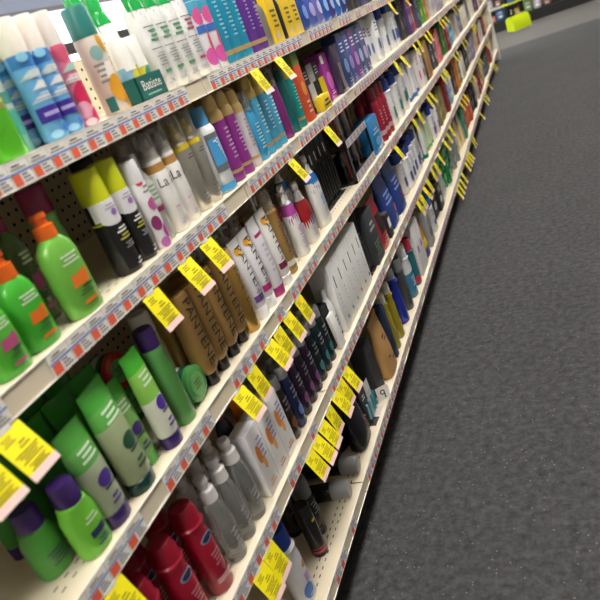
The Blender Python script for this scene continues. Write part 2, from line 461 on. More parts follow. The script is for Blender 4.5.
# ------------------------------------------------------------------ rows of goods
NEAR_Y = {}
def row(s, y0, proto, n, pitch, desc, group=None, x=-.012, back=0, dx=None, unique=None, tilt=None, jitter=.002, rotz=0, place=None, vary=0.0):
    """n facings along the shelf from y0; back = further rows behind the first"""
    z = SHELVES[s] + .0008
    for k in range(back, -1, -1):
        for i in range(n):
            xx = x - proto.rx - k * (dx or (2 * proto.rx + .006)); yy = y0 + i * pitch
            w = place or NAMES[s]
            if n == 1 and back == 0: lab = '%s on %s' % (desc, w)
            else:
                if n == 1: o = 'front one' if k == 0 else ('one behind' if back == 1 else '%s one back' % ORD[k])
                elif n == 2: o = 'nearer of two' if i == 0 else 'farther of two'
                else: o = 'nearest of %s' % CARD[n - 1] if i == 0 else ('farthest of %s' % CARD[n - 1] if i == n - 1 else '%s nearest of %s' % (ORD[i], CARD[n - 1]))
                if n > 1 and k > 0: o += ', back row' if back == 1 else ', row %s' % ORD[k]
                lab = '%s, %s, %s' % (desc, w, o)
            g2 = group or (desc + 's' if (n > 1 or back) else None)
            t = tilt if tilt else (0, 0, rotz + (rnd.random() - .5) * .12 if jitter and proto.kind not in ('carton',) else rotz)
            if vary: xx -= rnd.random() * .03
            r = proto.place((xx + (rnd.random() - .5) * jitter, yy, z), lab, g2, tilt=t)
            if vary: r.scale = (1, 1, 1 - vary * rnd.random())

K = paper('2a2a2e'); Wt = paper('f4f2ee'); GRY = paper('9a9a9a')
gold = mat('d6b878', .3, .55); silver = metal('b9bcc0')
# ---------------- top shelf
gr = gloss('5ec52b')
row('A', .69, bottle(gr, gloss('3f9e22'), .02, .03, .24, .04, 'flat', art=lambda r, h: [('r', -.02, .02, h * .35, h * .62, satin('8a8f2a')), ('b', -.016, .016, h * .64, h * .82, 5, satin('d8efb8')), ('b', -.016, .016, h * .38, h * .58, 4, satin('c9d37a'))]), 2, .076, 'bright green oval hair bottle with olive label')
mint = can(satin('8fd3c0'), satin('f3e9df'), .021, .19, .04, bands=[(.45, .8, satin('e8efe9'))], art=lambda r, h: [('r', -.02, .02, h * .5, h * .62, satin('5aa898'), .0), ('e', .0, h * .3, .015, .02, satin('5fbfae'))])
row('A', .83, mint, 1, .05, 'mint green patterned dry shampoo can with white cap', x=-.05)
def bluecan(r, h): return [('r', -.036, .036, h * .78, h * .98, satin('3f86d0')), ('r', -.03, .012, h * .42, h * .5, satin('f2f2f2'), .02), ('r', -.02, .025, h * .54, h * .62, satin('eef1f2'), .015), ('r', -.032, .0, h * .66, h * .74, satin('e6efee'), .02), ('r', -.03, .03, h * .2, h * .36, satin('3d2a9a')), ('r', -.02, .02, h * .26, h * .3, satin('b9aee0')), ('e', .01, h * .1, .012, .008, satin('3f86d8')), ('e', -.015, h * .06, .01, .006, satin('9fd4f4')), ('e', -.012, h * .88, .009, .007, satin('8fd0f0')), ('e', .014, h * .9, .008, .006, satin('d8f0ff'))]
row('A', .874, can(satin('6fb4ea'), satin('f6ede2'), .021, .188, .042, art=bluecan), 2, .043, 'blue patterned dry shampoo can with cream cap', x=-.012, back=1)
def pinkcan(r, h): return [('e', -.008, h * .85, .014, .02, satin('e0607f')), ('e', .012, h * .92, .01, .01, satin('f2b4c4')), ('r', -.03, .012, h * .5, h * .58, satin('f4f0ee'), .02), ('r', -.02, .02, h * .62, h * .7, satin('b4d6cc'), .015), ('e', .0, h * .35, .018, .02, satin('d82a5c')), ('e', -.012, h * .18, .014, .014, satin('f0a9c0')), ('e', .01, h * .1, .014, .012, satin('d93a6c')), ('e', -.01, h * .04, .01, .006, satin('f7d7e0'))]
row('A', .962, can(satin('ee8aa6'), satin('e9e2dc'), .0195, .188, .042, art=pinkcan), 1, .05, 'pink flower patterned dry shampoo can with pale cap', back=1)
row('A', 1.0, can(satin('5a3a32'), satin('8f8780'), .019, .175, .04, art=lambda r, h: [('e', 0, h * .7, .014, .02, satin('c9c0b8')), ('e', .0, h * .3, .012, .016, satin('8a5f50'))]), 1, .05, 'brown dry shampoo can set back by the gap', x=-.075)
def fruit(r, h): return [('e', .006, h * .86, .013, .024, satin('d9a02e')), ('e', -.016, h * .72, .012, .013, satin('8db7b4')), ('r', -.03, .03, h * .42, h * .6, satin('f2efe8'), .01), ('e', .014, h * .5, .011, .02, satin('e0a630')), ('e', -.004, h * .28, .016, .025, satin('e3a22a')), ('e', .014, h * .1, .012, .02, satin('d8951f')), ('r', -.036, -.02, .004, h * .2, satin('1f6a66')), ('b', -.03, -.012, h * .36, h * .62, 4, satin('8f8c86'))]
row('A', 1.074, can(satin('d9cfc4'), satin('2f7d76'), .0245, .19, .042, art=fruit), 1, .05, 'tall dry shampoo can with orange fruit print and teal cap', x=-.016)
drip = lambda col, txt: (lambda r, h: [('z', -.034, .034, h * .66, h * .95, 11, gloss(col)), ('r', -.036, .036, h * .84, h * .98, gloss(col)), ('r', -.022, .022, h * .655, h * .662, K), ('b', -.018, .018, h * .5, h * .64, 3, satin(txt)), ('r', -.022, .022, h * .43, h * .437, K), ('b', -.018, .018, h * .25, h * .4, 5, satin('a0a4a0')), ('r', -.012, .012, h * .18, h * .21, satin(txt)), ('b', -.016, .016, h * .05, h * .14, 2, satin('c4c4c8'))])
wdrip = bottle(gloss('f2f2f0'), gloss('2fb35a'), .024, .026, .23, .036, 'flat', art=drip('1f9e4a', '4f9a68'), neck=.55)
row('A', 1.20, wdrip, 2, .062, 'white green-dripped hair bottle behind the teal tray', x=-.10)
row('A', 1.262, wdrip, 3, .056, 'white hair bottle with green dripping paint top', x=-.015)
row('A', 1.432, bottle(gloss('f2f2f2'), gloss('7a4fb0'), .024, .027, .235, .036, 'flat', art=drip('6a4aa8', 'b04a6a'), neck=.55), 1, .05, 'white hair bottle with purple dripping paint top', x=-.015)
multi = lambda r, h: [('r', -.034, .034, h * .75, h * .92, satin('4aa8c8')), ('e', -.01, h * .72, .014, .02, satin('e05a9a')), ('r', -.025, .015, h * .5, h * .6, satin('3f6fc0')), ('e', .008, h * .36, .014, .03, satin('df3f6f')), ('e', -.012, h * .18, .015, .02, satin('d85aa8')), ('e', .012, h * .08, .012, .014, satin('4fb8d8'))]
row('A', 1.487, can(satin('e6e4ea'), satin('4fa6c4'), .0235, .2, .03, art=multi), 2, .052, 'white can with pink and blue bubble print')
tealg = lambda c, c2, h=.22: can(gloss(c), gold, .0265, h, .038, 'dome', bands=[(.1, .16, gold)], shoulder=gold, art=lambda r, hh: [('b', -.012, .012, hh * .3, hh * .8, 9, satin(c2))])
row('A', 1.59, tealg('1f86a6', '7fc4d6', .225), 3, .057, 'teal blue aerosol can with gold top', back=1)
row('A', 1.77, tealg('5a2f86', 'a98ac4'), 2, .057, 'deep purple aerosol can with gold band', back=1)
row('A', 1.876, bottle(FROST('9a9890'), gloss('55534e'), .018, .022, .15, .03, 'flat'), 1, .05, 'small clear grey bottle beside yellow carton')
yel = lambda r, h: [('b', -r * .6, r * .6, h * .2, h * .5, 4, paper('6a5a12')), ('t', 'OGX', 0, h * .75, .022, -PI / 2, K)] if False else [('b', -r * .6, r * .6, h * .2, h * .5, 4, paper('6a5a12')), ('r', -r * .5, r * .5, h * .68, h * .78, K), ('e', -r * .3, h * .1, r * .5, h * .06, paper('d8c9a0'))]
row('A', 1.94, carton(paper('f0c81a'), .05, .07, .19, art=yel), 1, .05, 'bright yellow carton with black print, nearer side of black bottle')
row('A', 2.005, bottle(gloss('232326'), gloss('3a3a3c'), .02, .022, .16, .03, 'flat'), 1, .05, 'black bottle standing between yellow cartons')
row('A', 2.068, carton(paper('f2cd22'), .05, .065, .18, art=yel), 2, .07, 'yellow carton with small black print beyond black bottle')
for i, (c, c2, nm) in enumerate([('24479e', '6f9ae0', 'royal blue'), ('4b62b8', 'b6a8e0', 'periwinkle blue'), ('6f74c4', 'd8d0f0', 'lavender blue'), ('2d56b4', '8fc4f0', 'cobalt blue'), ('3a3f9a', 'b9c6f4', 'indigo'), ('2f6cc0', 'c6e0f6', 'azure blue'), ('26439a', '9ab4ea', 'dark blue')]):
    row('A', 2.24 + i * .086, pouch(gloss(c), .08, .18, .045, art=lambda r, h: [('b', -r * .7, r * .7, h * .55, h * .78, 3, satin(c2)), ('e', 0, h * .3, r * .6, h * .13, satin(c2))]), 1, .08, '%s hair colour pouch' % nm, group='blue hair colour pouches')
row('A', 2.86, carton(paper('2c2d31'), .05, .07, .17, art=lambda r, h: [('b', -r * .6, r * .6, h * .4, h * .8, 4, paper('8a8a90'))]), 2, .08, 'black hair colour carton past the blue pouches')

# tray with small cans on the top shelf
tr = obj('display_tray', None, loc=(-.012, 1.122, SHELVES['A'] + .001))
tag(tr, 'dark teal display tray holding mini cans on top shelf', 'tray')
T = satin('17665f')
mb = MB(); mb.box(-.068, 0, 0, .1, 0, .002, T).box(-.002, 0, 0, .1, 0, .046, T).box(-.068, -.066, 0, .1, 0, .046, T).box(-.068, 0, 0, .002, 0, .046, T).box(-.068, 0, .098, .1, 0, .046, T)
obj('tray_body', mb.mesh('tray', False), tr)
obj('label', decal(lambda s, z, o: Vector((o, s + .05, z)), [('t', 'Batiste', 0, .026, .027, 0, Wt), ('b', -.03, .03, .006, .012, 1, satin('8fc4bc'))]), tr)
for i, (c, c2, nm) in enumerate([('8fc2d8', 'e8d94a', 'pale blue'), ('e9d83a', '4f9f8f', 'yellow')]):
    p = can(satin(c), satin('f7f5f0'), .019, .118, .04, art=lambda r, h: [('e', .0, h * .5, .012, .02, satin(c2)), ('r', -.02, .02, h * .75, h * .85, Wt)])
    for k in range(1):
        p.place((-.038, 1.122 + .027 + .046 * i, SHELVES['A'] + .0035), 'mini %s can with white cap standing in the teal tray' % nm, 'mini cans in the teal tray')

# ---------------- second shelf
LG, OR, BUR = gloss('7bbf52'), gloss('ee6a1e'), gloss('8c1f4e')
fru = lambda blob: (lambda r, h: [('b', -r * .55, r * .55, h * .62, h * .76, 3, satin('dff0d0')), ('r', -r * .5, r * .42, h * .35, h * .5, satin(blob), r * .12), ('e', r * .3, h * .49, r * .2, h * .04, satin(blob)), ('r', -r * .1, r * .55, h * .31, h * .33, K), ('b', -r * .4, r * .4, h * .23, h * .3, 2, satin('2f5a2a')), ('r', -r * .4, r * .3, h * .13, h * .17, satin(blob), r * .1)])
row('B', .574, bottle(gloss('55b83a'), gloss('3c8f30'), .024, .031, .135, .03, 'flat', art=fru('b8507f')), 1, .05, 'green gel bottle with pink label nearest the camera', x=-.005)
row('B', .69, bottle(CLEAR('9fcf8a'), BUR, .018, .022, .2, .04, 'flat', art=fru('c04f86')), 2, .055, 'tall pale green bottle with burgundy cap', group='tall pale green hairspray bottles', x=-.085)
row('B', .647, bottle(gloss('45b035'), OR, .024, .033, .152, .04, 'spray', art=fru('e0701f'), neck=.6), 1, .05, 'vivid green gel bottle with orange spray cap', x=-.012)
row('B', .83, bottle(gloss('86c26a'), BUR, .024, .025, .20, .045, 'flat', p=2, neck=.8), 1, .05, 'tall green hairspray with burgundy cap behind the spray bottle', x=-.075)
row('B', .745, bottle(gloss('74ba4a'), OR, .022, .036, .168, .036, 'spray', art=fru('e87a24'), neck=.6), 1, .05, 'light green flat bottle with orange spray cap', x=-.004)
LIME = gloss('d6de1f')
def tre(r, h): return [('r', -.022, .024, h * .05, h * .9, gloss('1e1d1f')), ('r', -.04, .04, h * .70, h * .93, satin('e9e8ea')), ('e', -.004, h * .7, .026, .012, satin('e9e8ea')), ('b', -.016, .012, h * .8, h * .88, 2, satin('b4aebf')), ('e', .0, h * .76, .007, .006, satin('9a72c0')), ('b', -.014, .02, h * .5, h * .58, 2, Wt), ('b', -.014, .02, h * .41, h * .49, 2, satin('b9b83a')), ('b', -.01, .02, h * .3, h * .38, 3, satin('9a9aa0')), ('b', -.002, .022, h * .06, h * .15, 2, satin('d8d8dc'))]
row('B', .897, can(gloss('1e1d1f'), LIME, .0255, .19, .045, bands=[(.66, .68, LIME)], art=tre), 2, .055, 'black dry shampoo can with lime yellow cap')
row('B', 1.01, can(gloss('1c1b1d'), gloss('1c1b1d'), .024, .2, .04), 1, .05, 'plain black can set back behind the floral can', x=-.10)
row('B', 1.0, can(satin('f0eef0'), satin('d9d9dc'), .019, .17, .03, art=lambda r, h: [('e', -.01, h * .93, .008, .008, satin('d8304a')), ('b', -.012, .012, h * .75, h * .88, 2, GRY), ('e', .0, h * .6, .013, .012, satin('c25a9e')), ('e', -.012, h * .35, .01, .014, satin('8a2f6a')), ('e', .008, h * .2, .014, .016, satin('a23a92')), ('e', -.01, h * .07, .01, .01, satin('b86ab0'))]), 1, .05, 'slim white can with purple flower print', x=-.006)
row('B', 1.042, bottle(FROST('e6e6e0'), gloss('e8e4e0'), .018, .018, .175, .03, 'flat', p=2, art=lambda r, h: [('r', -.024, .024, h * .5, h * .82, satin('dfe4da')), ('b', -.015, .015, h * .55, h * .78, 4, satin('8fa890')), ('r', -.024, .024, h * .4, h * .47, satin('8c2a58'))]), 1, .05, 'clear bottle with a burgundy band beside white tan-banded bottle', x=-.02)
row('B', 1.09, bottle(gloss('f3f0ec'), satin('cfccc8'), .022, .025, .20, .045, 'clear', p=2.2, neck=.7, bands=[(.8, .9, satin('b98a4a'))], art=lambda r, h: [('t', 'La La', .0, h * .66, .028, 0, paper('5a5a62')), ('r', -.012, .0, h * .3, h * .33, satin('e0b8d4')), ('r', .004, .014, h * .38, h * .41, satin('b4d8c0')), ('b', -.014, .014, h * .08, h * .16, 2, satin('d0ccd0'))]), 2, .0535, 'white bottle with tan band and clear cap', back=1)
row('B', 1.205, can(metal('c9c6bc'), gloss('d8b61f'), .0235, .205, .05, 'clear', bands=[(.86, .95, gloss('dcc02a'))], art=lambda r, h: [('b', -.014, .014, h * .72, h * .8, 2, paper('77756e')), ('b', -.014, .014, h * .1, h * .26, 3, paper('8e8a80'))]), 2, .052, 'silver hairspray can with yellow collar under clear cap', back=1)
def psst(r, h): return [('r', -.045, .045, h * .6, h * .97, satin('f2f4f6'), 0), ('r', -.03, .045, h * .3, h * .86, satin('6f737a'), .0), ('r', -.026, .041, h * .4, h * .78, satin('4aa0dc'), .0), ('t', 'psssst', .008, h * .59, .026, -PI / 2 + .3, Wt), ('r', -.045, .045, h * .02, h * .12, satin('4fa8e0'))]
row('B', 1.326, can(satin('eef0f2'), gloss('4f9fd8'), .0305, .195, .038, art=psst, capr=.025), 1, .05, 'fat white and blue dry shampoo can with blue cap', x=-.008)
pur = lambda r, h: [('b', -.012, .012, h * .3, h * .85, 8, satin('c294c6'))]
gcan = lambda c, a, r=.026, h=.215: can(gloss(c), gold, r, h, .04, 'dome', bands=[(.12, .165, gold), (.84, 1.0, gold)], shoulder=gold, art=lambda rr, hh: [('b', -.012, .012, hh * .3, hh * .75, 8, satin(a))])
row('B', 1.402, gcan('8a2f88', 'c294c6'), 2, .057, 'magenta purple aerosol can with gold top', back=1)
row('B', 1.516, gcan('cfc6cc', '8f8a94', .024, .205), 1, .057, 'pearl grey aerosol can with gold top', back=1)
row('B', 1.57, bottle(gloss('3f9ccc'), CLEAR(), .02, .025, .18, .04, 'clear', art=lambda r, h: [('b', -.014, .014, h * .2, h * .7, 8, satin('a9d8ee'))]), 1, .05, 'sky blue flat bottle with clear cap')
row('B', 1.622, gcan('4aa6cf', 'bfe2f0', .024, .22), 3, .05, 'light blue aerosol can with gold top', back=1)
row('B', 1.785, bottle(gloss('7a2a74'), CLEAR('b0a8a8'), .022, .025, .2, .045, 'clear', p=2, neck=.7), 1, .05, 'dark plum bottle with smoky clear cap', back=1)
row('B', 1.855, can(gloss('177a7c'), gloss('145a5c'), .023, .185, .02), 1, .05, 'dark teal aerosol can without gold')
row('B', 1.915, gcan('158f88', '6fc4bc', .025, .215), 1, .05, 'teal green aerosol can with gold top', back=1)
row('B', 1.985, carton(paper('d8502a'), .05, .058, .22, bands=[(.78, .92, paper('8aa04a')), (.92, 1.0, paper('4f9a3f'))], art=lambda r, h: [('e', 0, h * .45, r * .6, h * .1, paper('f0a03a')), ('b', -r * .6, r * .6, h * .1, h * .3, 3, paper('f4d0b0'))]), 1, .05, 'tall red carton fading to green at the top')
for i, (c, it, nm) in enumerate([('8a8c90', '1a1a1c', 'grey'), ('2a2a2e', 'b9b9bd', 'black'), ('b5b7ba', '2a2a2a', 'silver'), ('3a3a40', 'e6c820', 'charcoal')]):
    row('B', 2.05 + i * .062, card_pack(paper(c), gloss(it), .056, .15, art=lambda r, h: [('b', -r * .7, r * .7, h * .72, h * .92, 3, paper('c8c8cc'))]), 1, .05, '%s carded hair accessory beside the red carton' % nm, group='carded hair accessories', x=-.02)
row('B', 2.13, carton(paper('e8c61f'), .03, .09, .045, art=lambda r, h: [('b', -r * .8, r * .8, h * .2, h * .8, 2, K)]), 1, .05, 'small low yellow box lying before the hair accessories', x=-.0, )
row('B', 2.32, carton(gloss('b23aa6'), .06, .085, .16, art=lambda r, h: [('e', 0, h * .4, r * .7, h * .2, satin('d86ac8')), ('r', -r, -r * .3, h * .8, h * .97, Wt), ('b', -r * .6, r * .6, h * .1, h * .2, 2, satin('f0b8e8'))]), 1, .05, 'magenta carton with a white corner tag', x=-.03)
row('B', 2.42, carton(gloss('3a2a4a'), .06, .09, .17, art=lambda r, h: [('r', -r * .3, r * .5, h * .1, h * .62, paper('77757c'))]), 1, .05, 'dark violet carton with grey window')
for i, (c, c2, nm) in enumerate([('2f4a86', '7a9ad0', 'slate blue'), ('4f5fa8', '9a8ad0', 'blue violet'), ('7f4fa0', 'c88ad8', 'purple'), ('3a548e', 'a8c0e6', 'steel blue'), ('6a6a9c', 'c0b4dc', 'greyish lilac')]):
    row('B', 2.515 + i * .084, carton(gloss(c), .06, .078, .195, art=lambda r, h: [('e', 0, h * .4, r * .7, h * .14, satin(c2)), ('b', -r * .7, r * .7, h * .65, h * .85, 3, satin('dfe4f4')), ('b', -r * .6, r * .6, h * .08, h * .18, 2, satin(c2))]), 1, .05, '%s hair colour carton' % nm, group='blue and purple hair colour cartons')

# ---------------- third shelf
TG, DTG, PUR = gloss('56b43c'), gloss('3a8a34'), gloss('3c2466')
row('C', .503, bottle(gloss('4f9c40'), PUR, .022, .03, .115, .03, 'flat', p=2.2, neck=.75, art=lambda r, h: [('b', -.016, .016, h * .2, h * .5, 4, satin('28304a'))]), 1, .05, 'small green bottle with purple cap, set back', x=-.055)
row('C', .541, bottle(gloss('74c63e'), PUR, .022, .03, .125, .032, 'flat', p=2.2, neck=.75, art=lambda r, h: [('b', -.012, .016, h * .55, h * .7, 2, satin('d8f0c0')), ('r', -.012, .018, h * .3, h * .42, satin('27305a')), ('b', -.01, .018, h * .12, h * .26, 2, satin('30406a'))]), 1, .05, 'small lime green bottle with purple cap near the edge', x=-.008)
def tub(lab, blob): return lambda r, h: [('b', -r * .6, r * .65, h * .66, h * .8, 3, satin('dcefd4')), ('e', r * .05, h * .45, r * .5, h * .07, satin(blob)), ('r', -r * .3, r * .7, h * .36, h * .375, K), ('b', -r * .4, r * .4, h * .2, h * .3, 2, satin(blob))]
row('C', .597, tube(gloss('b4bfa0'), PUR, .034, .178, .026, .022, top=gloss('58ad48'), bands=[(.62, .82, gloss('68b455'))], art=tub(0, '4a2f86')), 1, .05, 'green and cream squeeze tube with purple cap, second from near end', x=-.006, rotz=.1)
row('C', .672, tube(gloss('aab88e'), gloss('123f3a'), .038, .2, .024, .024, top=gloss('4fae40'), bands=[(.66, .82, gloss('62b250'))], art=tub(0, '24503a')), 1, .05, 'large green squeeze tube with dark teal cap', x=-.004, rotz=.1)
row('C', .727, tube(gloss('8cc46a'), gloss('4fa844'), .028, .165, .022, .018, top=gloss('5aba4a'), art=tub(0, '4a2f7a')), 1, .05, 'small light green tube squeezed between larger tubes', x=-.03)
row('C', .778, tube(gloss('e4e8d4'), PUR, .028, .192, .026, .02, top=gloss('4fbf38'), bands=[(.52, .82, gloss('8fce5a'))], art=tub(0, '4f2f9a')), 1, .05, 'green and white squeeze tube with purple cap beside upright bottle', x=-.004, rotz=.1)
row('C', .846, bottle(gloss('5c9e52'), PUR, .021, .024, .2, .035, 'flat', p=2, neck=.75, art=lambda r, h: [('r', r * .4, r * 1.2, h * .1, h * .3, satin('2a3a4a'))]), 1, .05, 'upright green bottle with purple cap', x=-.012)
row('C', .54, tube(gloss('3f8f3a'), PUR, .032, .185, .024, .02, top=gloss('3f9a3a')), 4, .07, 'dark green squeeze tube behind the front tubes', x=-.095, back=1, dx=.06)
row('C', .60, bottle(gloss('4a8f40'), PUR, .022, .026, .19, .032, 'flat', p=2, neck=.75), 3, .08, 'green bottle with purple cap at the shelf back', x=-.2)
# jars lying on their sides with the lids to the aisle
def jar(lid, side, band):
    sh = Shape([(0, .033, .033, 2, side), (.004, .036, .036, 2, side), (.034, .036, .036, 2, side), (.036, .034, .034, 2, side)], [(.012, .026, band)])
    return Proto('styling_jar', 'jar', [('body', sh.build(seg=28).mesh()), ('lid', loft_mesh([(.034, .0375, .0375, 2, gloss('1f5a44')), (.042, .0375, .0375, 2, lid), (.052, .0365, .0365, 2, lid), (.054, .032, .032, 2, lid)], 28)), ('label', decal(lambda s, z, o: Vector((-z, s, .054 + o)), [('e', 0, 0, .024, .024, satin('6fae62')), ('b', -.014, .014, -.01, .01, 3, satin('2f6a40'))]))], .036, .036, .054)
zc = SHELVES['C']
jar(gloss('4f9a50'), gloss('1f5a44'), gloss('dde6dc')).place((-.075, .905, zc + .0385), 'green lidded jar lying on its side, white band, third shelf', 'styling jars', tilt=(0, PI / 2, .05))
jar(gloss('4a8a46'), gloss('2f6a38'), gloss('cfd8cc')).place((-.2, .87, zc + .0385), 'darker green jar on its side, supporting the red rimmed jar', 'styling jars', tilt=(0, PI / 2, 0))
jr = jar(gloss('c23a24'), gloss('3f8a40'), gloss('cfd8cc')); jr.place((-.2, .868, zc + .0385 + .0755), 'jar with a red rim stacked on another jar, third shelf', 'styling jars', tilt=(0, PI / 2, 0))
GB, DK = metal('a07c42'), gloss('1d1a18')
GB2 = mat('a8844c', .38, .35)
pan = lambda c: (lambda r, h: [('t', 'PANTENE', .0, h * .58, .034, -PI / 2, paper(c))])
row('C', .922, bottle(gloss('c2b48c'), gloss('f0ede8'), .022, .026, .2, .04, 'flat', p=2.2, neck=.8), 1, .05, 'pale gold bottle with a big white cap under the sale tag', x=-.07)
row('C', .966, inverted(GB2, DK, .022, .026, .205, art=pan('2a2016')), 4, .054, 'matte gold bottle standing on its black cap', x=-.008, back=1)
row('C', 1.178, can(metal('c09a50'), gold, .0235, .2, .03, 'flat', art=lambda r, h: [('t', 'PANTENE', .004, h * .55, .03, -PI / 2, paper('6a4a1e'))]), 1, .05, 'shiny gold can right beside the white tubes', x=-.006)
pt_ = lambda blob, c2: (lambda r, h: [('e', -r * .2, h * .86, r * .5, h * .05, satin('e8a22a')), ('e', r * .2, h * .82, r * .4, h * .04, satin('f0c060')), ('t', 'PANTENE', r * .1, h * .57, .032, -PI / 2, paper('23222c')), ('r', -r * .9, r * .9, h * .22, h * .3, satin(c2)), ('b', -r * .5, r * .5, h * .32, h * .38, 2, satin('b9a9b8'))])
for y, c2, nm in ((1.236, '6a4a92', 'violet'), (1.293, 'c0307a', 'magenta')):
    row('C', y, tube(gloss('f0eef2'), gloss('f2f0f0'), .027, .2, .03, .02, art=pt_(0, c2)), 1, .05, 'white squeeze tube with %s band and orange swirl' % nm, x=-.004)
row('C', 1.353, tube(gloss('ebe8ee'), gloss('b03a7c'), .028, .205, .026, .02, art=lambda r, h: [('r', -r * .8, r * .8, h * .78, h * .82, satin('a82a6a')), ('b', -r * .5, r * .5, h * .3, h * .7, 6, satin('c4bccb')), ('r', r * .2, r * .9, h * .14, h * .24, GRY)]), 1, .05, 'white squeeze tube turned to its back print, magenta cap', x=-.004)
row('C', 1.415, tube(gloss('f4f2ee'), gloss('f4f2ee'), .028, .205, .026, .02, art=pt_(0, '7a1f3f')), 1, .05, 'white squeeze tube with burgundy band beside clear-topped bottle', x=-.004)
row('C', 1.23, bottle(FROST('e4e4e4'), gloss('f2f2f2'), .02, .025, .21, .04, 'pump', p=2), 4, .062, 'white bottle with pump behind the white tubes', x=-.09)
row('C', 1.482, bottle(mat('b08c50', .25, .3), gloss('c9b48a'), .025, .027, .235, .05, 'clear', p=2.1, neck=.8, bands=[(.12, .2, satin('d8d2c4'))], art=lambda r, h: [('b', -.01, .01, h * .3, h * .8, 10, paper('5a4020'))]), 1, .05, 'tall gold bottle with clear overcap', back=1)
spray = lambda c, c2, ry=.025, h=.21, big=.76: bottle(gloss('f2f1ef'), gloss('f3f2f0'), .02, ry, h, .047, 'trigger', p=2.3, cap2=gloss('d8d8d8'), bands=[(big, .94, gloss(c))], art=lambda r, hh: [('z', -ry * 1.5, ry * 1.5, hh * (big - .24), hh * (big + .01), 9, gloss(c)), ('b', -.014, .018, hh * .36, hh * .56, 5, satin(c2)), ('b', -.014, .016, hh * .12, hh * .34, 5, satin('c4b8c4'))])
row('C', 1.60, spray('b44aa8', 'c48ac0'), 1, .05, 'white trigger spray with purple drip neck', back=1, dx=.1)
row('C', 1.70, spray('c2262e', '5a9ad0', .032, .185, .5), 1, .05, 'white and red trigger spray with drip print', back=1, dx=.1)
row('C', 1.83, spray('2272bc', '4a94d4', .038, .225, .8), 1, .05, 'big white trigger spray with blue drip neck', back=1, dx=.1)
row('C', 1.93, card_pack(paper('161618'), gloss('222224'), .05, .23, art=lambda r, h: [('r', -.018, .018, h * .66, h * .9, paper('202024')), ('r', -.006, .002, h * .68, h * .82, Wt)]), 5, .053, 'black carded styling tool pack', x=-.05)
# rack with two trays of brushes
rk = obj('brush_rack', None, loc=(0, 2.2, SHELVES['C'] + .001)); tag(rk, 'two tier black rack of combs and brushes on third shelf', 'rack')
BK = gloss('161618')
for nm, zz in (('lower_tray', 0.0), ('upper_tray', .125)):
    mb = MB(); mb.box(-.16, -.012, 0, .32, zz, zz + .003, BK).box(-.014, -.011, 0, .32, zz, zz + .035, BK, .001).box(-.163, -.16, 0, .32, zz, zz + .06, BK)
    o = obj(nm, mb.mesh('tray', False), rk)
    obj('label_strip', decal(lambda s, z, q: Vector((-.011 + q, s, z)), [('r', .006, .314, zz + .004, zz + .031, paper('d4ccd2'))] + [('b', .012 + .05 * i, .05 + .05 * i, zz + .007, zz + .028, 3, paper('6a5f68')) for i in range(6)]), o)
for yy in (-.004, .32):
    mb = MB(); mb.box(-.163, -.15, yy, yy + .004, 0, .19, BK, .001).box(-.163, -.012, yy, yy + .004, 0, .012, BK, .001).box(-.022, -.012, yy, yy + .004, 0, .16, BK, .001); obj('side_panel', mb.mesh('side', False), rk)
def comb(c, c2):
    mb = MB(); mb.box(-.004, .004, -.007, .007, 0, .06, gloss(c), .003)
    hd = MB(); hd.box(-.005, .005, -.012, .012, .06, .108, gloss(c), .004)
    br = MB()
    for i in range(6):
        for j in (-1, 0, 1): br.cyl((.004, j * .007, .065 + i * .007), (.012, j * .007, .065 + i * .007), .0012, .0008, gloss(c2), 5)
    return Proto('hair_brush', 'brush', [('handle', mb.mesh()), ('head', hd.mesh()), ('bristle_pad', br.mesh(), None, 'head')], .006, .012, .108)
for lev, zz in (('lower', .0045), ('upper', .1295)):
    for i, (c, c2, nm) in enumerate([('1c1c1e', '8a8a8a', 'black'), ('b02a26', 'e8e8e8', 'red'), ('e4e2de', '3a3a3a', 'white'), ('2a2a2c', 'd8d8d8', 'charcoal'), ('c8c4bc', '222222', 'pale grey'), ('7a3a30', 'd8c8a8', 'brown')]):
        comb(c, c2).place((-.055, 2.235 + i * .048, SHELVES['C'] + .001 + zz), '%s hair brush standing in the %s tray of the rack' % (nm, lev), 'brushes in the rack')
row('C', 2.63, carton(gloss('2f86c4'), .07, .15, .14, art=lambda r, h: [('b', -r * .7, r * .7, h * .5, h * .7, 2, satin('9fd0ee')), ('e', 0, h * .3, r * .5, h * .12, satin('5aa8dc'))]), 1, .05, 'wide sky blue box beside the brush rack')
crim = lambda h: bottle(gloss('9a1430'), gloss('86122a'), .026, .032, h, .035, 'wide', p=2.1, bands=[(.14, .24, satin('c9a4a8'))], art=lambda r, hh: [('b', -.014, .014, hh * .35, hh * .7, 5, satin('d08a96'))])
row('C', 2.80, crim(.23), 3, .075, 'crimson shampoo bottle with pale lower band', back=1)

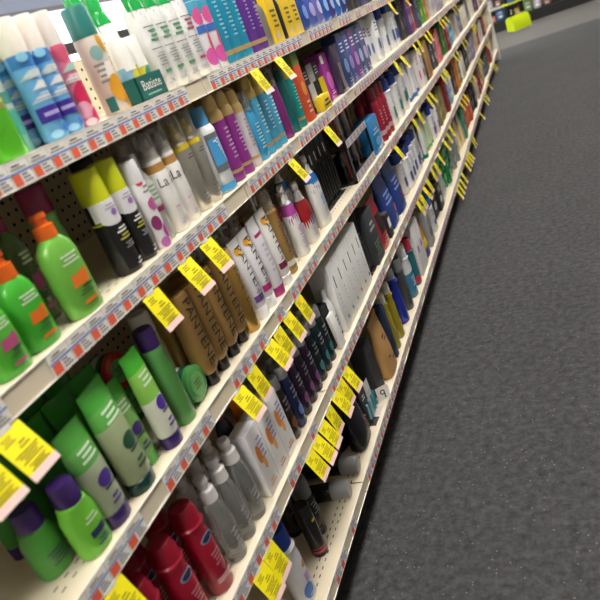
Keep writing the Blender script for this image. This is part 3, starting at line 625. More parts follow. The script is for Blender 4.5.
# ---------------- fourth shelf
RB = gloss('a5122f')
def redart(r, h): return [('e', 0, h * .74, r * .62, h * .055, mat('9fb0c8', .3, .5)), ('e', 0, h * .74, r * .48, h * .038, gloss('1e2a4a')), ('b', -r * .4, r * .4, h * .36, h * .56, 4, satin('c87a88')), ('r', -r * .8, r * .8, h * .15, h * .22, satin('cf9aa0'))]
redb = bottle(RB, gloss('98112c'), .026, .03, .205, .04, 'dome', p=2.0, neck=.85, art=redart)
row('D', .48, redb, 4, .083, 'deep red mousse bottle with silver oval logo', x=-.012, back=1, dx=.075)
row('D', .80, bottle(CLEAR('e4e6e4'), satin('dcdad8'), .02, .024, .2, .05, 'spray', p=2, neck=.7, art=lambda r, h: [('b', -.01, .01, h * .2, h * .5, 4, GRY)]), 3, .055, 'clear spray bottle with pale grey pump', back=1)
row('D', .985, carton(paper('efeef0'), .045, .058, .165, art=lambda r, h: [('e', -r * .3, h * .62, r * .35, h * .14, satin('f0923a')), ('e', r * .05, h * .45, r * .25, h * .1, satin('f4b46a')), ('b', -r * .1, r * .75, h * .5, h * .85, 5, satin('b4a4cc')), ('b', -r * .6, r * .6, h * .1, h * .2, 2, satin('e0a070'))]), 3, .062, 'white carton with orange swirl')
row('D', 1.0, bottle(gloss('2a2340'), gloss('b02a4a'), .02, .024, .225, .03, 'flat', p=2, art=lambda r, h: [('e', 0, h * .4, .014, .02, satin('c03a5a')), ('b', -.012, .012, h * .6, h * .8, 3, satin('9a9ab8'))]), 1, .05, 'dark navy bottle with red cap behind the white cartons', x=-.065)
row('D', 1.075, tube(gloss('ee7a2a'), gloss('e0651a'), .024, .225, .03, .018), 1, .05, 'bright orange tube behind the white cartons', x=-.065)
slv = lambda c: (lambda r, h: [('b', -r * .6, r * .6, h * .55, h * .8, 3, satin('85858c')), ('e', 0, h * .3, r * .5, h * .1, satin(c))])
for y, c, c2, nm, n, p in ((1.165, '2f1f1a', '7a4a30', 'dark brown', 1, .05), (1.215, '1f2a5a', '6a8ad0', 'navy blue', 1, .05), (1.264, '2a1430', '7a3a7a', 'black purple', 3, .05), (1.414, '12262a', '2a7a80', 'black teal', 3, .05)):
    row('D', y, bottle(gloss(c), silver, .02, .0225, .175, .028, 'flat', p=2.2, neck=.75, art=slv(c2)), n, p, '%s styling bottle with silver cap' % nm, back=1)
row('D', 1.578, carton(paper('eceae6'), .012, .04, .11), 1, .05, 'thin white card box leaning beside black carton', x=-.004, tilt=(0, -.06, 0))
row('D', 1.59, carton(paper('1a1a1c'), .06, .05, .135, art=None), 1, .05, 'small black carton behind the thin white box', x=-.03)
row('D', 1.50, carton(paper('232326'), .05, .055, .2, art=lambda r, h: [('r', -r * .8, r * .8, h * .75, h * .85, paper('e6c41a'))], sideart=lambda d, h: [('r', -d * .8, d * .8, h * .7, h * .8, paper('e6c41a'))]), 2, .06, 'black carton with yellow stripe at the back', x=-.15)
row('D', 1.634, bottle(gloss('f0f0f2'), gloss('e6e6ea'), .018, .02, .17, .03, 'flat', p=2, art=lambda r, h: [('r', -.02, .02, h * .1, h * .16, satin('2f3f9a')), ('b', -.012, .012, h * .3, h * .6, 3, satin('9aa8c8'))]), 1, .05, 'slim white bottle with blue base line beside white boxes', x=-.02)
def whitebox(col): return carton(paper('f0f0ee'), .07, .058, .225, art=lambda r, h: [('r', -.003, .003, h * .62, h * .8, K), ('r', r * .25, r * .65, h * .12, h * .17, satin(col)), ('b', -r * .2, r * .2, h * .3, h * .55, 4, satin('c4c8cc'))], sideart=lambda d, h: [('b', -d * .5, d * .5, h * .2, h * .5, 4, satin('c9c9c9'))])
for i, (c, nm) in enumerate([('2f7ab8', 'blue'), ('2a8a8a', 'teal'), ('4aa890', 'sea green'), ('d03a5a', 'pink'), ('c82a3a', 'red'), ('8a3a90', 'purple')]):
    row('D', 1.69 + i * .0605, whitebox(c), 1, .05, 'tall white hair colour box with small %s square' % nm, group='white hair colour boxes')
row('D', 2.058, card_pack(paper('1c1c1e'), gloss('3a3a3a'), .05, .22, art=lambda r, h: [('b', -.015, .015, h * .5, h * .7, 3, GRY)]), 2, .055, 'black accessory card beyond the white boxes', x=-.02)
row('D', 2.195, carton(paper('35373c'), .06, .11, .2, art=lambda r, h: [('b', -r * .7, r * .7, h * .6, h * .8, 2, paper('b4b6ba')), ('b', -r * .7, r * .7, h * .12, h * .42, 4, paper('6f8a70'))]), 1, .05, 'large charcoal carton with grey lettering')
def ringpouch(r, h): return [('r', -r * .55, r * .55, h * .3, h * .7, gloss('1a1012')), ('b', -r * .4, r * .4, h * .1, h * .22, 2, satin('e0a0a0'))]
row('D', 2.325, pouch(gloss('b02630'), .12, .2, .05, art=ringpouch), 1, .05, 'red pouch with a black window')
row('D', 2.42, carton(paper('1f1f22'), .04, .05, .1, art=lambda r, h: [('r', -r * .7, r * .7, h * .4, h * .8, Wt)]), 1, .05, 'small black carton with white panel')
row('D', 2.545, pouch(gloss('1f3f8c'), .17, .225, .07, art=lambda r, h: [('b', -r * .7, r * .7, h * .45, h * .7, 3, satin('7f9ad8')), ('e', r * .4, h * .3, r * .22, h * .08, satin('d03a5a'))]), 2, .19, 'big shiny navy blue refill pouch', jitter=0)

# ---------------- bottom shelf
bw = bottle(gloss('eceef2'), gloss('1f46b4'), .026, .034, .22, .05, 'wide', p=2.2, neck=.9, art=lambda r, h: [('e', .01, h * .58, .009, .01, satin('b98a3a')), ('r', -.005, .028, h * .3, h * .46, satin('a98acb')), ('e', -.01, h * .2, .018, .02, satin('4a7ac4')), ('b', -.02, .02, h * .06, h * .14, 2, satin('b9c4d8'))])
row('E', .965, bw, 1, .085, 'white shampoo bottle with royal blue cap', x=-.03)
row('E', .84, bottle(FROST('d8e0ea'), gloss('e8eaf0'), .022, .03, .16, .03, 'flat', art=lambda r, h: [('e', 0, h * .5, .02, .03, satin('4a6ab8'))]), 1, .05, 'clear bottle with blue oval label', x=-.015)
row('E', 1.03, bottle(gloss('f0eff2'), gloss('f0f0f0'), .024, .028, .2, .04, 'wide', p=2.2, neck=.9, art=lambda r, h: [('e', 0, h * .6, .012, .012, satin('c08a3a')), ('r', -.02, .02, h * .25, h * .42, satin('8f6ac0'))]), 1, .05, 'white shampoo bottle with white cap and purple label', x=-.10)
bc = lambda c: can(gloss('18181a'), FROST('8a8c90'), .025, .185, .045, 'flat', bands=[(.1, .16, gloss(c)), (.2, .23, gloss(c))], art=lambda r, h: [('b', -.014, .014, h * .5, h * .8, 4, satin('77777c'))])
row('E', 1.10, can(gloss('18181a'), gloss('202022'), .022, .16, .03, bands=[(.1, .16, gloss('b03a4a')), (.2, .23, gloss('b03a4a'))], art=lambda r, h: [('r', -.008, .006, h * .85, h * .92, satin('e0c030'))]), 1, .05, 'slim black can with red rings near the base', x=-.035)
row('E', 1.17, bc('2a2a2e'), 1, .05, 'black hairspray can with grey cap standing upright', x=-.06, back=1, dx=.07)
lie = can(gloss('18181a'), FROST('a9abae'), .026, .19, .04, 'flat', art=lambda r, h: [])
ly = Proto('spray_can', 'spray can', [p for p in lie.parts if p[0] != 'label'] + [('label', decal(Shape([(0, .026, .026, 2, K), (.15, .026, .026, 2, K)]).pt, [('b', -.012, .012, .085, .11, 2, satin('c05a6a')), ('b', -.012, .012, .04, .07, 3, satin('5a5a60'))]))], .026, .026, .19)
for y, rz, nm in ((1.265, .18, 'nearer the camera'), (1.385, .05, 'under the black pouch end')):
    ly.place((-.205, y, SHELVES['E'] + .0275), 'black hairspray can lying on its side, %s' % nm, 'black cans lying on the bottom shelf', tilt=(0, PI / 2, rz))
row('E', 1.455, carton(paper('1d1d20'), .05, .06, .12, art=lambda r, h: [('b', -r * .5, r * .5, h * .4, h * .7, 2, paper('c8b040'))]), 1, .05, 'black carton with a yellow print by the lying cans', x=-.1)
row('E', 1.535, pouch(gloss('161618'), .115, .165, .06, art=lambda r, h: [('e', r * .6, h * .25, r * .15, h * .05, satin('a03040'))]), 2, .02, 'x', x=-.02) if False else None
row('E', 1.535, pouch(gloss('161618'), .115, .17, .06, art=lambda r, h: [('e', r * .6, h * .25, r * .15, h * .05, satin('a03040'))]), 1, .02, 'soft black pouch with small red mark', x=-.016, back=1)
for i, (c, it, nm) in enumerate([('34363c', '7ab8c4', 'dark grey'), ('c8c4c4', '3a9aa8', 'pale grey'), ('b03a6a', '1c1c1e', 'raspberry pink'), ('2a2a2e', 'd04a7a', 'black'), ('c83a3a', 'd8d8dc', 'red')]):
    row('E', 1.63 + (i % 2) * .055 + (i // 2) * .012, card_pack(paper(c), gloss(it), .046, .12 + .035 * (i // 2), art=lambda r, h: [('b', -r * .6, r * .6, h * .72, h * .9, 2, paper('d8d8d8'))]), 1, .05, '%s hair clip card beside the charcoal box' % nm, group='hair clip cards', x=-.012 - .045 * (i // 2))
row('E', 1.645, card_pack(paper('b82a66'), gloss('2a1a20'), .07, .235, art=lambda r, h: [('b', -r * .6, r * .6, h * .7, h * .9, 3, paper('f0c0d4'))]), 2, .075, 'tall magenta hair accessory card at the back', x=-.15)
row('E', 1.80, carton(paper('3c3d42'), .06, .078, .2, art=lambda r, h: [('r', -r * .8, r * .8, h * .2, h * .8, paper('2a2a2e'))]), 1, .05, 'charcoal box standing between hair clip cards and kraft pouch', x=-.03)
row('E', 1.927, pouch(paper('b58a52'), .13, .225, .06, art=lambda r, h: [('r', -r * .35, r * .1, h * .62, h * .66, K, .01), ('r', -r * .1, r * .4, h * .56, h * .59, K, .01), ('r', r * .0, r * .6, h * .2, h * .23, K, .006), ('r', -r * .5, -r * .2, h * .3, h * .33, K)]), 1, .05, 'brown kraft paper pouch with black marks', x=-.004, )
row('E', 2.020, carton(paper('1c2c4a'), .04, .03, .215), 1, .05, 'slim navy carton beside the kraft pouch')
yb = bottle(mat('b8a81a', .12, 0, .35), gloss('d6d4c8'), .024, .03, .235, .04, 'wide', p=2.1, neck=.8, taper=.9)
row('E', 2.085, yb, 2, .085, 'translucent yellow shampoo bottle with pale cap', back=1)
row('E', 2.290, bottle(mat('1f36b8', .12, 0, .3), gloss('b8bcc4'), .028, .036, .235, .04, 'wide', p=2.1, neck=.8, taper=.8), 1, .05, 'deep blue shampoo bottle with grey cap', back=1)
row('E', 2.400, bottle(gloss('4a4c50'), silver, .026, .032, .23, .045, 'wide', p=2.1, neck=.8), 1, .05, 'dark grey shampoo bottle with silver cap', back=1)
row('E', 2.515, bottle(gloss('3f8cb8'), gloss('e4e8ea'), .028, .042, .24, .05, 'wide', p=2.4, neck=.9, bands=[(.6, .98, gloss('e6eaec'))], art=lambda r, h: [('b', -.02, .02, h * .25, h * .5, 4, satin('b4d8e8'))]), 1, .05, 'white and sky blue shampoo bottle', back=1, dx=.075)
row('E', 2.630, bottle(gloss('1f6a74'), gloss('d02a4a'), .026, .036, .22, .05, 'wide', p=2.3, neck=.9, bands=[(.08, .25, gloss('c8304a'))]), 1, .05, 'teal bottle with red cap and red base', back=1)
row('E', 2.733, carton(paper('e9e7ea'), .06, .078, .235, art=lambda r, h: [('e', 0, h * .5, r * .4, h * .08, satin('b06ab0'))]), 2, .082, 'white carton with purple spot')
row('E', 2.915, pouch(gloss('e8a02a'), .11, .19, .06, art=lambda r, h: [('r', -r * .9, r * .9, h * .3, h * .5, satin('e8d02a')), ('r', -r * .9, r * .9, h * .04, h * .26, satin('24408c'))]), 1, .05, 'orange pouch with yellow and navy stripes')
# small shelf flag
fl = obj('shelf_flag', None, loc=(-.03, 1.735, SHELVES['E'] + .0125), rot=(0, 0, -.9)); tag(fl, 'small white shelf flag with black mark near bottom shelf edge', 'sign')
obj('card', MB().box(0, .0015, 0, .045, -.012, .04, WHITE, .0005).mesh('flag', False), fl)
obj('mark', decal(lambda s, z, o: Vector((.0015 + o, s, z)), [('e', .022, .018, .009, .01, K), ('e', .022, .018, .005, .006, WHITE), ('r', .026, .03, -.006, .016, K)]), fl)

# ---------------- the far stretch, coloured packs growing small with distance
def far_art(c2): return lambda r, h: [('b', -r * .7, r * .7, h * .62, h * .84, 3, satin(c2)), ('e', 0, h * .35, r * .55, h * .13, satin(c2))]
def far(s, y, specs):
    for (nm, c, kind, n, w, h, c2, place) in specs:
        if kind == 'c': p, noun = carton(paper(c), .06, w, h, art=far_art(c2)), 'carton'
        elif kind == 'b': p, noun = bottle(gloss(c), gloss(c2), .026, w / 2, h, .04, 'wide', p=2.3, neck=.85, art=far_art(c2), seg=14), 'bottle'
        elif kind == 'p': p, noun = pouch(gloss(c), w, h, .05, art=far_art(c2)), 'pouch'
        elif kind == 'a': p, noun = can(gloss(c), gloss(c2), w / 2, h, .035), 'spray can'
        elif kind == 'w': p, noun = bottle(gloss(c), gloss('21409c'), .028, w / 2, h, .05, 'wide', p=2.4, neck=.9, art=lambda r, hh: [('r', -r * .5, r * .5, hh * .2, hh * .5, satin(c2)), ('b', -r * .6, r * .6, hh * .6, hh * .8, 3, satin('a8b4d0'))], seg=16), 'shampoo bottle with dark blue cap'
        elif kind == 'u': p, noun = tube(gloss(c), gloss(c2), w / 2, h), 'squeeze tube'
        y += w / 2
        row(s, y, p, n, w + .004, '%s %s' % (nm, noun), place=NAMES[s] + (' ' + place if place else ''), vary=.13)
        y += (n - 1) * (w + .004) + w / 2 + .008
    return y
far('A', 3.04, [('navy', '22305e', 'c', 3, .08, .17, '8a9ac4', ''), ('white', 'efefed', 'c', 6, .085, .18, '5a7ab0', ''), ('pumpkin orange', 'd8762a', 'c', 3, .085, .17, 'f0c070', ''), ('grass green', '5a9a40', 'c', 4, .085, .18, 'b4d890', ''),
 ('taupe', 'a89a88', 'c', 6, .09, .17, 'd8ccb8', ''), ('pale violet', 'b0a4c4', 'c', 6, .09, .18, '7a6a94', ''), ('cream', 'e6dec8', 'c', 8, .09, .17, 'a89468', ''), ('brown', '6a4a34', 'c', 6, .09, .18, 'b09070', ''), ('smoke grey', '9a9a9c', 'c', 8, .09, .17, 'd0d0d2', ''), ('light rose', 'd4aeb4', 'c', 8, .09, .17, '94606a', '')])
print('B', far('B', 2.95, [
 ('white blue-labelled', 'f2f2f4', 'c', 4, .078, .215, '2a4fa8', ''), ('white and blue', 'eff1f4', 'w', 6, .07, .23, '2f54ac', ''),
 ('charcoal', '3c3d42', 'c', 3, .085, .23, '6a6a72', ''), ('violet', '5a3a78', 'c', 2, .07, .22, 'a48ac0', ''), ('coral red', 'cc4a34', 'c', 2, .07, .22, 'f0a088', ''),
 ('slate', '47506a', 'c', 3, .08, .21, '8a94b0', ''), ('leaf green', '5f9a3a', 'c', 2, .08, .2, 'c8dc6a', ''), ('orange', 'dd7a2a', 'c', 2, .08, .2, 'f2c060', ''), ('pale grey', 'd8d6d4', 'c', 4, .09, .2, 'b0a4b8', ''),
 ('lilac grey', 'a49cb4', 'c', 4, .09, .21, 'dcd4e4', ''), ('cream', 'e4dcc8', 'c', 5, .09, .2, 'b8a070', ''), ('mauve', '8a7c94', 'c', 4, .09, .2, 'c8bcd0', ''), ('silver grey', 'c4c4c8', 'c', 5, .09, .2, '90909a', ''), ('rose', 'c49aa4', 'c', 4, .09, .2, 'ead4d8', ''), ('white plain', 'e8e6e2', 'c', 5, .09, .2, 'c0bcb8', ''), ('dusty violet', '7a6a8a', 'c', 4, .09, .2, 'b8a8c4', ''), ('wheat', 'd8c49a', 'c', 5, .09, .2, '9a8450', ''), ('stone grey', '9c9890', 'c', 6, .09, .2, 'd8d4cc', '')]))
print('C', far('C', 3.04, [
 ('tall white', 'f4f4f6', 'w', 6, .08, .235, '3a8a78', ''), ('white slim', 'f2f2f4', 'u', 5, .065, .22, '3f74c0', ''), ('white pink-dotted', 'f4eff2', 'c', 2, .09, .21, 'd0407a', ''),
 ('dark brown', '4a3a28', 'c', 1, .09, .22, '8a7048', ''), ('tan kraft', 'b98f56', 'c', 3, .11, .24, 'c06a3a', ''), ('charcoal grey', '4a4e54', 'c', 3, .08, .2, 'c8ccd0', ''), ('salmon pink', 'd8737a', 'c', 2, .08, .22, 'f0b4b4', ''),
 ('chestnut brown', '5c3a28', 'c', 2, .08, .23, 'a07a50', ''), ('forest green', '4a7a3c', 'c', 2, .08, .23, 'a4c486', ''), ('crimson', '9a2434', 'c', 2, .08, .22, 'd07a84', ''), ('turquoise', '3a9cc0', 'p', 4, .11, .22, '8ad0e4', ''),
 ('pale grey', 'c9c6c2', 'c', 4, .09, .21, '9a949c', ''), ('slate violet', '6e6484', 'c', 3, .09, .22, 'b0a6c4', ''), ('cream', 'e2dac8', 'c', 5, .09, .21, 'a89a80', ''), ('dove grey', 'a8a6a8', 'c', 4, .09, .22, '78747c', ''), ('ivory', 'ece6da', 'c', 5, .09, .21, 'c4b498', ''), ('plum violet', '6a4a6e', 'c', 5, .09, .21, 'b094b4', ''), ('oatmeal', 'd0c4b0', 'c', 5, .09, .2, '94886c', ''), ('ash grey', '8f8d8a', 'c', 4, .09, .2, 'c8c6c2', '')]))
print('D', far('D', 2.93, [
 ('white navy-printed', 'f2f3f6', 'w', 6, .078, .22, '2c3f8c', ''), ('white teal-striped', 'eef2f0', 'u', 2, .07, .22, '1f8a84', ''), ('pale green', 'c8dcb8', 'u', 4, .07, .21, '7aa860', ''),
 ('white violet-leaf', 'f0eef4', 'w', 4, .078, .22, '4a3a86', ''), ('olive', '8a7f4a', 'c', 3, .07, .22, 'c8bc80', ''), ('sand', 'c4ac7c', 'c', 2, .07, .21, '8a7448', ''), ('maroon', '84202e', 'c', 3, .075, .22, 'c46a74', ''), ('powder blue', '8ab8d8', 'b', 2, .075, .22, 'e8f0f6', ''), ('white plain', 'ebe9e6', 'b', 2, .075, .22, 'c4c0bc', ''),
 ('cocoa brown', '5a3c2c', 'c', 2, .08, .22, '9a7a58', ''), ('orange', 'd8842e', 'c', 3, .08, .23, 'f0c078', ''), ('sea green', '4aa088', 'b', 2, .08, .22, 'b8e0d0', ''), ('creamy white', 'e9e4d8', 'b', 4, .085, .21, 'b8b0a0', ''), ('black', '232326', 'c', 4, .085, .22, '8a8a90', ''), ('mid grey', '8e8c8c', 'c', 3, .085, .21, 'c8c4c4', ''), ('lilac', '8c80a0', 'c', 4, .085, .22, 'c8bcd8', ''), ('beige', 'd4c6ae', 'c', 5, .085, .21, '9a8a6c', ''), ('brick red', 'a8503c', 'c', 3, .085, .22, 'd8a090', ''), ('light grey', 'd0cecc', 'c', 5, .085, .21, '9c9aa0', ''), ('wine red', '7a2434', 'c', 5, .085, .21, 'c07a84', ''), ('buff', 'd2bf98', 'c', 6, .085, .2, '8c7a50', '')]))
print('E', far('E', 3.02, [
 ('grey', 'b4b6b8', 'c', 2, .09, .2, '6a6a70', ''), ('white blue-spotted', 'eceff2', 'b', 2, .09, .2, '3a6ab8', ''), ('black', '1e1e20', 'c', 2, .12, .18, 'd8d8d8', ''), ('clear pale', 'd4dad6', 'b', 2, .08, .22, 'a8b0ac', ''),
 ('emerald green', '1f8a4a', 'b', 3, .09, .23, '7ad08a', ''), ('dark green', '1f5a38', 'b', 2, .085, .21, '58a070', ''), ('smoky grey', '8a9490', 'b', 3, .08, .23, 'c0c8c4', ''), ('cream orange-spotted', 'eee0b0', 'p', 4, .12, .22, 'e08a2a', ''), ('teal green', '3f8f78', 'c', 2, .09, .22, 'a0d0bc', ''),
 ('orange red', 'c85a30', 'c', 5, .09, .22, 'e8a070', ''), ('plum', '5a3444', 'c', 2, .09, .21, 'a47a88', ''), ('black slim', '242428', 'c', 4, .085, .22, '9a9aa0', ''), ('light taupe', 'c4b8a4', 'c', 4, .09, .21, '8a7e6a', ''), ('crimson', '98202c', 'p', 4, .1, .2, 'd06a70', ''), ('sandy', 'ccb88a', 'c', 4, .09, .21, '94804e', ''), ('slate', '585c68', 'c', 4, .09, .2, '9ca0ac', ''), ('dark olive', '5a5a34', 'c', 5, .09, .2, 'a0a070', ''), ('ruby', 'a02c3a', 'c', 4, .09, .2, 'd88a90', ''), ('off white', 'e4e0d8', 'c', 5, .09, .21, 'aaa498', '')]))

# ------------------------------------------------------------------ yellow sale tags
YEL = mat('f7e814', .55, vary=.03); PINK = mat('f3cfc8', .6, vary=.02)
def sale_tag(w=.052, h=.073):
    mb = MB(); mb.box(-.0008, 0, -w / 2, w / 2, -h, 0, YEL)
    st = MB(); st.box(-.0009, .0004, -w / 2, w / 2, -h, -h + .011, PINK)
    clip = MB().box(-.0012, .0006, -w * .22, w * .22, -.002, .003, FROST('e8e8e4'), .0003)
    pt = lambda s, z, o: Vector((o, s, z))
    D = mat('9c8e14', .6)
    art = decal(pt, [('b', -w * .4, w * .05, -.018, -.006, 3, D), ('b', -w * .1, w * .3, -.031, -.02, 2, D), ('b', -w * .42, w * .42, -.049, -.033, 4, D), ('b', -w * .38, w * .4, -h + .012, -.051, 3, D)], 'print')
    return Proto('sale_tag', 'price tag', [('card', mb.mesh('card', False)), ('stripe', st.mesh('stripe', False), 'pale pink strip'), ('print', art), ('clip', clip.mesh('clip', False))], .001, w / 2, h)
TAG = sale_tag()
RAIL = {'A': 1.289, 'B': 1.033, 'C': .741, 'D': .44, 'E': .118}
TAGS = {'A': [1.63, 1.815, 3.5, 3.9, 4.3, 4.9, 5.6],
 'B': [.43, .492, .868, .998, 1.096, 1.655, 2.02, 3.26, 3.43, 3.83, 4.0, 4.27, 4.42, 5.0, 5.12, 5.3, 5.9, 6.1, 7.0, 7.2, 8.1],
 'C': [.50, .98, 1.057, 1.166, 1.225, 1.297, 1.388, 2.8, 3.30, 3.46, 3.82, 3.93, 4.5, 4.62, 4.7, 5.3, 5.5, 6.0, 6.2, 7.0, 7.15, 7.3, 8.2],
 'D': [.79, .845, 1.135, 1.19, 1.25, 1.315, 1.38, 1.437, 1.5, 2.9, 2.99, 3.10, 3.22, 3.40, 3.51, 3.68, 3.96, 4.13, 4.3, 5.0, 5.15, 5.3, 5.9, 6.1, 6.8, 7.0, 8.0, 8.3],
 'E': [3.97, 4.07, 4.17, 4.29, 4.54, 4.65, 4.72, 4.8, 5.13, 5.21, 6.02, 6.58, 6.72, 6.85, 7.31, 8.3, 8.42, 8.55]}
for s, ys in TAGS.items():
    n = len(ys)
    for i, y in enumerate(ys):
        pos = 'nearest' if i == 0 else ('farthest' if i == n - 1 else '%s from the near end' % (ORD[i] if i < 16 else 'number %d' % (i + 1)))
        if i >= 16 and i < n - 1: pos = '%s from the far end' % ORD[n - 1 - i]
        TAG.place((.0035, y, RAIL[s] - .004), 'yellow sale tag hanging under the %s edge, %s' % (NAMES[s], pos), 'yellow sale tags', tilt=(0, -math.radians(13 + rnd.random() * 15), (rnd.random() - .5) * .08))

# ------------------------------------------------------------------ room
XL, XR, YB, YF, ZC = -4.6, 3.2, -2.5, 16.0, 3.0
structure('floor', MB().box(XL, XR, YB, YF, -.05, 0, CARPET).mesh('floor', False))
structure('ceiling', MB().box(XL, XR, YB, YF, ZC, ZC + .05, mat('e8e6e2', .8)).mesh('ceiling', False))
WALL = mat('8f8a80', .8)
structure('wall_right', MB().box(XR, XR + .1, YB, YF, 0, ZC, WALL).mesh('wall', False))
structure('wall_far', MB().box(XL, XR, YF, YF + .1, 0, ZC, WALL).mesh('wall', False))
structure('wall_near', MB().box(XL, XR, YB - .1, YB, 0, ZC, WALL).mesh('wall', False))
mb = MB(); BW = mat('aab4cc', .8)
mb.box(XL - .1, XL, YB, YF, 0, .9, WALL).box(XL - .1, XL, YB, YF, 2.52, ZC, BW)
wy = [-1.5, 2.2, 5.9, 9.6, 13.3]
edges = [YB] + [v for w in wy for v in (w, w + 3.3 if w + 3.3 < YF else YF)] + [YF]
for i in range(0, len(edges) - 1, 2):
    if edges[i + 1] > edges[i]: mb.box(XL - .1, XL, edges[i], edges[i + 1], .9, 2.52, BW)
structure('wall_left', mb.mesh('wall', False))
for i, w in enumerate(wy):
    w1 = min(w + 3.3, YF)
    wi = structure('window_%d' % (i + 1), None, loc=(XL, w, .9))
    mb = MB()
    for a, b2, c, d in ((0, w1 - w, 0, .05), (0, w1 - w, 1.57, 1.62), (0, .05, 0, 1.62), (w1 - w - .05, w1 - w, 0, 1.62)):
        mb.box(-.06, .02, a, b2, c, d, mat('6f7076', .4), .003)
    structure('window_frame', mb.mesh('frame', False), parent=wi)
    structure('window_glass', MB().box(-.05, -.045, .05, w1 - w - .05, .05, 1.57, mat('f4f8ff', .3, emit=2.6)).mesh('glass', False), parent=wi)

# fluorescent troffers
LAMP = mat('fffaf3', .4, emit=17.0)
def troffer():
    f = MB()
    for a in ((-.3, .3, -.6, -.57), (-.3, .3, .57, .6), (-.3, -.27, -.6, .6), (.27, .3, -.6, .6)): f.box(a[0], a[1], a[2], a[3], -.03, 0, mat('f0f0f0', .5), .002)
    return Proto('ceiling_light', 'ceiling light', [('frame', f.mesh('frame', False)), ('diffuser', MB().box(-.27, .27, -.57, .57, -.018, -.004, LAMP).mesh('diffuser', False))], .3, .6, .03)
TF = troffer(); k = 0
for xi, x in enumerate((-2.6, .6)):
    for j in range(7):
        TF.place((x, -1.3 + j * 2.4, ZC - .001), 'ceiling light panel, %s of seven in the %s row' % (ORD[j], ('left', 'right')[xi]), 'ceiling light panels')

# far gondola across the end of the aisle
FY = 12.75
fg = obj('far_gondola', None, loc=(0, FY, 0)); tag(fg, 'black based shelving unit across the far end of the aisle', 'shelving')
FX0, FX1 = -1.6, 3.0
obj('base', MB().box(FX0, FX1, 0, .5, 0, .17, mat('1a1a1c', .5), .004).mesh('base', False), fg)
obj('back_panel', MB().box(FX0, FX1, .46, .5, .17, 1.5, mat('8a8478', .6)).mesh('back', False), fg)
for z in (.40, .68, .98):
    obj('shelf_board', MB().box(FX0, FX1, .08, .46, z - .02, z, mat('b9b2a4', .5), .002).mesh('board', False), fg)
    obj('price_rail', MB().box(FX0, FX1, .07, .08, z - .035, z + .002, mat('d8d4cc', .5), .001).mesh('rail', False), fg)
for x in (-1.6, -.4, .8, 1.35, 2.0, 2.97): obj('upright', MB().box(x, x + .03, .05, .5, 0, 1.5, mat('242426', .5), .002).mesh('upright', False), fg)
cols = [('a83a38', 'red'), ('d8c8b8', 'beige'), ('e4e2e0', 'white'), ('c87868', 'salmon'), ('3a6a9a', 'blue'), ('2c2c30', 'black'), ('d8a83a', 'amber'), ('7a9a5a', 'moss green'), ('b8b0c0', 'lilac'), ('7a4a3a', 'brown'), ('c04a6a', 'pink'), ('8ab0c0', 'ice blue')]
bays = [(-1.56, -.41), (-.36, .79), (.84, 1.34), (1.39, 1.99), (2.04, 2.96)]
bn = ['left end bay', 'bay behind the green stand', 'narrow bay', 'bay right of the narrow one', 'right end bay']
for zi, (z, zn) in enumerate(((.1705, 'lowest level'), (.4005, 'second level'), (.6805, 'third level'))):
    for bi, (a, b2) in enumerate(bays):
        y = a + .06; used = 0; start = (zi * 5 + bi * 3) % 12
        while y + .055 < b2:
            c, cn = cols[(start + used) % 12]
            if used >= 7 : break
            w = (b2 - a) / 7.0 * .82 if (b2 - a) > .7 else .1
            h = .1 + .07 * ((used * 5 + zi) % 3) / 2
            if (zi + bi + used) % 3: p = carton(paper(c), .09, w, h, art=far_art('e8e4e0'))
            else: p = pouch(gloss(c), w, h, .08, art=far_art('e8e4e0'))
            if y + w > b2: break
            p.place((y + w / 2, FY + .16, z), '%s snack %s on far unit, %s, %s' % (cn, p.kind, zn, bn[bi]), 'packs on the far unit', rotz=-PI / 2)
            y += w + .02; used += 1

# lime green promotional stand in front of it
st = obj('promotional_stand', None, loc=(.2, 12.3, 0), rot=(0, 0, .55)); tag(st, 'lime green and black promotional stand on floor at aisle end', 'display stand')
LM = gloss('c6dc1a')
sh = Shape([(-.26, .13, .13, 3, LM), (.26, .13, .13, 3, LM)])
mb = MB()
prof = [(-.15, 0), (.12, 0), (.12, .2), (.06, .24), (-.04, .25), (-.11, .22), (-.15, .15)]
vs = [(x * .9, y2 * .9, z * .92) for x in (-.17, .17) for (y2, z) in prof]; n = len(prof)
mb.add(vs, [tuple(range(n - 1, -1, -1)), tuple(range(n, 2 * n))] + [(i, (i + 1) % n, n + (i + 1) % n, n + i) for i in range(n)], LM)
obj('base', mb.mesh('base'), st, 'rounded lime green base')
mb = MB(); mb.box(-.15, -.1, -.02, .06, .24, 1.15, BK, .004).box(.1, .15, -.02, .06, .24, 1.15, BK, .004)
obj('frame', mb.mesh('frame', False), st)
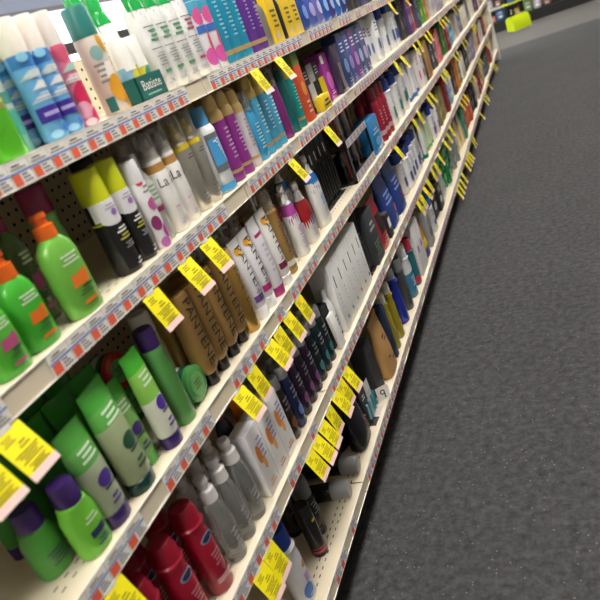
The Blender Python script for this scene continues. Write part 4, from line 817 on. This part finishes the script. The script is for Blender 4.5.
for z in (.42, .7):
    o = obj('display_shelf', MB().box(-.17, .17, -.1, .1, z, z + .03, LM, .004).mesh('tray', False), st)
obj('header', MB().box(-.18, .18, -.03, .03, 1.15, 1.38, LM, .006).mesh('header', False), st)
for j, z in enumerate((.4508, .7308)):
    for i, (c, nm) in enumerate([('3a5a9a', 'blue'), ('e0c83a', 'yellow')]):
        t = -.0 + (i - .5) * .15
        carton(paper(c), .05, .1, .16, art=far_art('e8e8e8')).place((.2 + math.cos(.55) * t + math.sin(.55) * .06, 12.3 + math.sin(.55) * t - math.cos(.55) * .06, z), '%s carton on the %s tray of lime stand' % (nm, ('lower', 'upper')[j]), 'cartons on the lime stand', rotz=-PI / 2 + .55)

# ------------------------------------------------------------------ light, camera
w = bpy.data.worlds.new('World'); sc.world = w; w.use_nodes = True
w.node_tree.nodes['Background'].inputs[0].default_value = (.9, .95, 1, 1); w.node_tree.nodes['Background'].inputs[1].default_value = .3

F = 650.0; roll = math.radians(21.5)
vpx, vpy = 534.2 - 300, -70.4 - 300
s_, c_ = math.sin(roll), math.cos(roll)
hh = vpx * s_ + vpy * c_
Yd = Vector((vpx, vpy, F)).normalized()
Zu = -Vector((s_ * (-F * F / hh), c_ * (-F * F / hh), F)).normalized()
Xd = Yd.cross(Zu)
Mw = Matrix((Xd, Yd, Zu))                               # camera (x right, y down, z ahead) -> world
R = Mw @ Matrix(((1, 0, 0), (0, -1, 0), (0, 0, -1)))
cam = bpy.data.cameras.new('Camera'); co = bpy.data.objects.new('Camera', cam); COL.objects.link(co)
cam.sensor_fit = 'HORIZONTAL'; cam.sensor_width = 36; cam.lens = 36 * F / 600.0; cam.clip_start = .02
co.matrix_world = Matrix.Translation((.71, 0, 1.35)) @ R.to_4x4()
cam.dof.use_dof = True; cam.dof.focus_distance = 1.9; cam.dof.aperture_fstop = 5.0
sc.camera = co
sc.view_settings.view_transform = 'Standard'; sc.view_settings.look = 'None'
sc.view_settings.gamma = 1.0; sc.view_settings.exposure = 0.68
try: sc.view_settings.use_curve_mapping = False
except Exception: pass
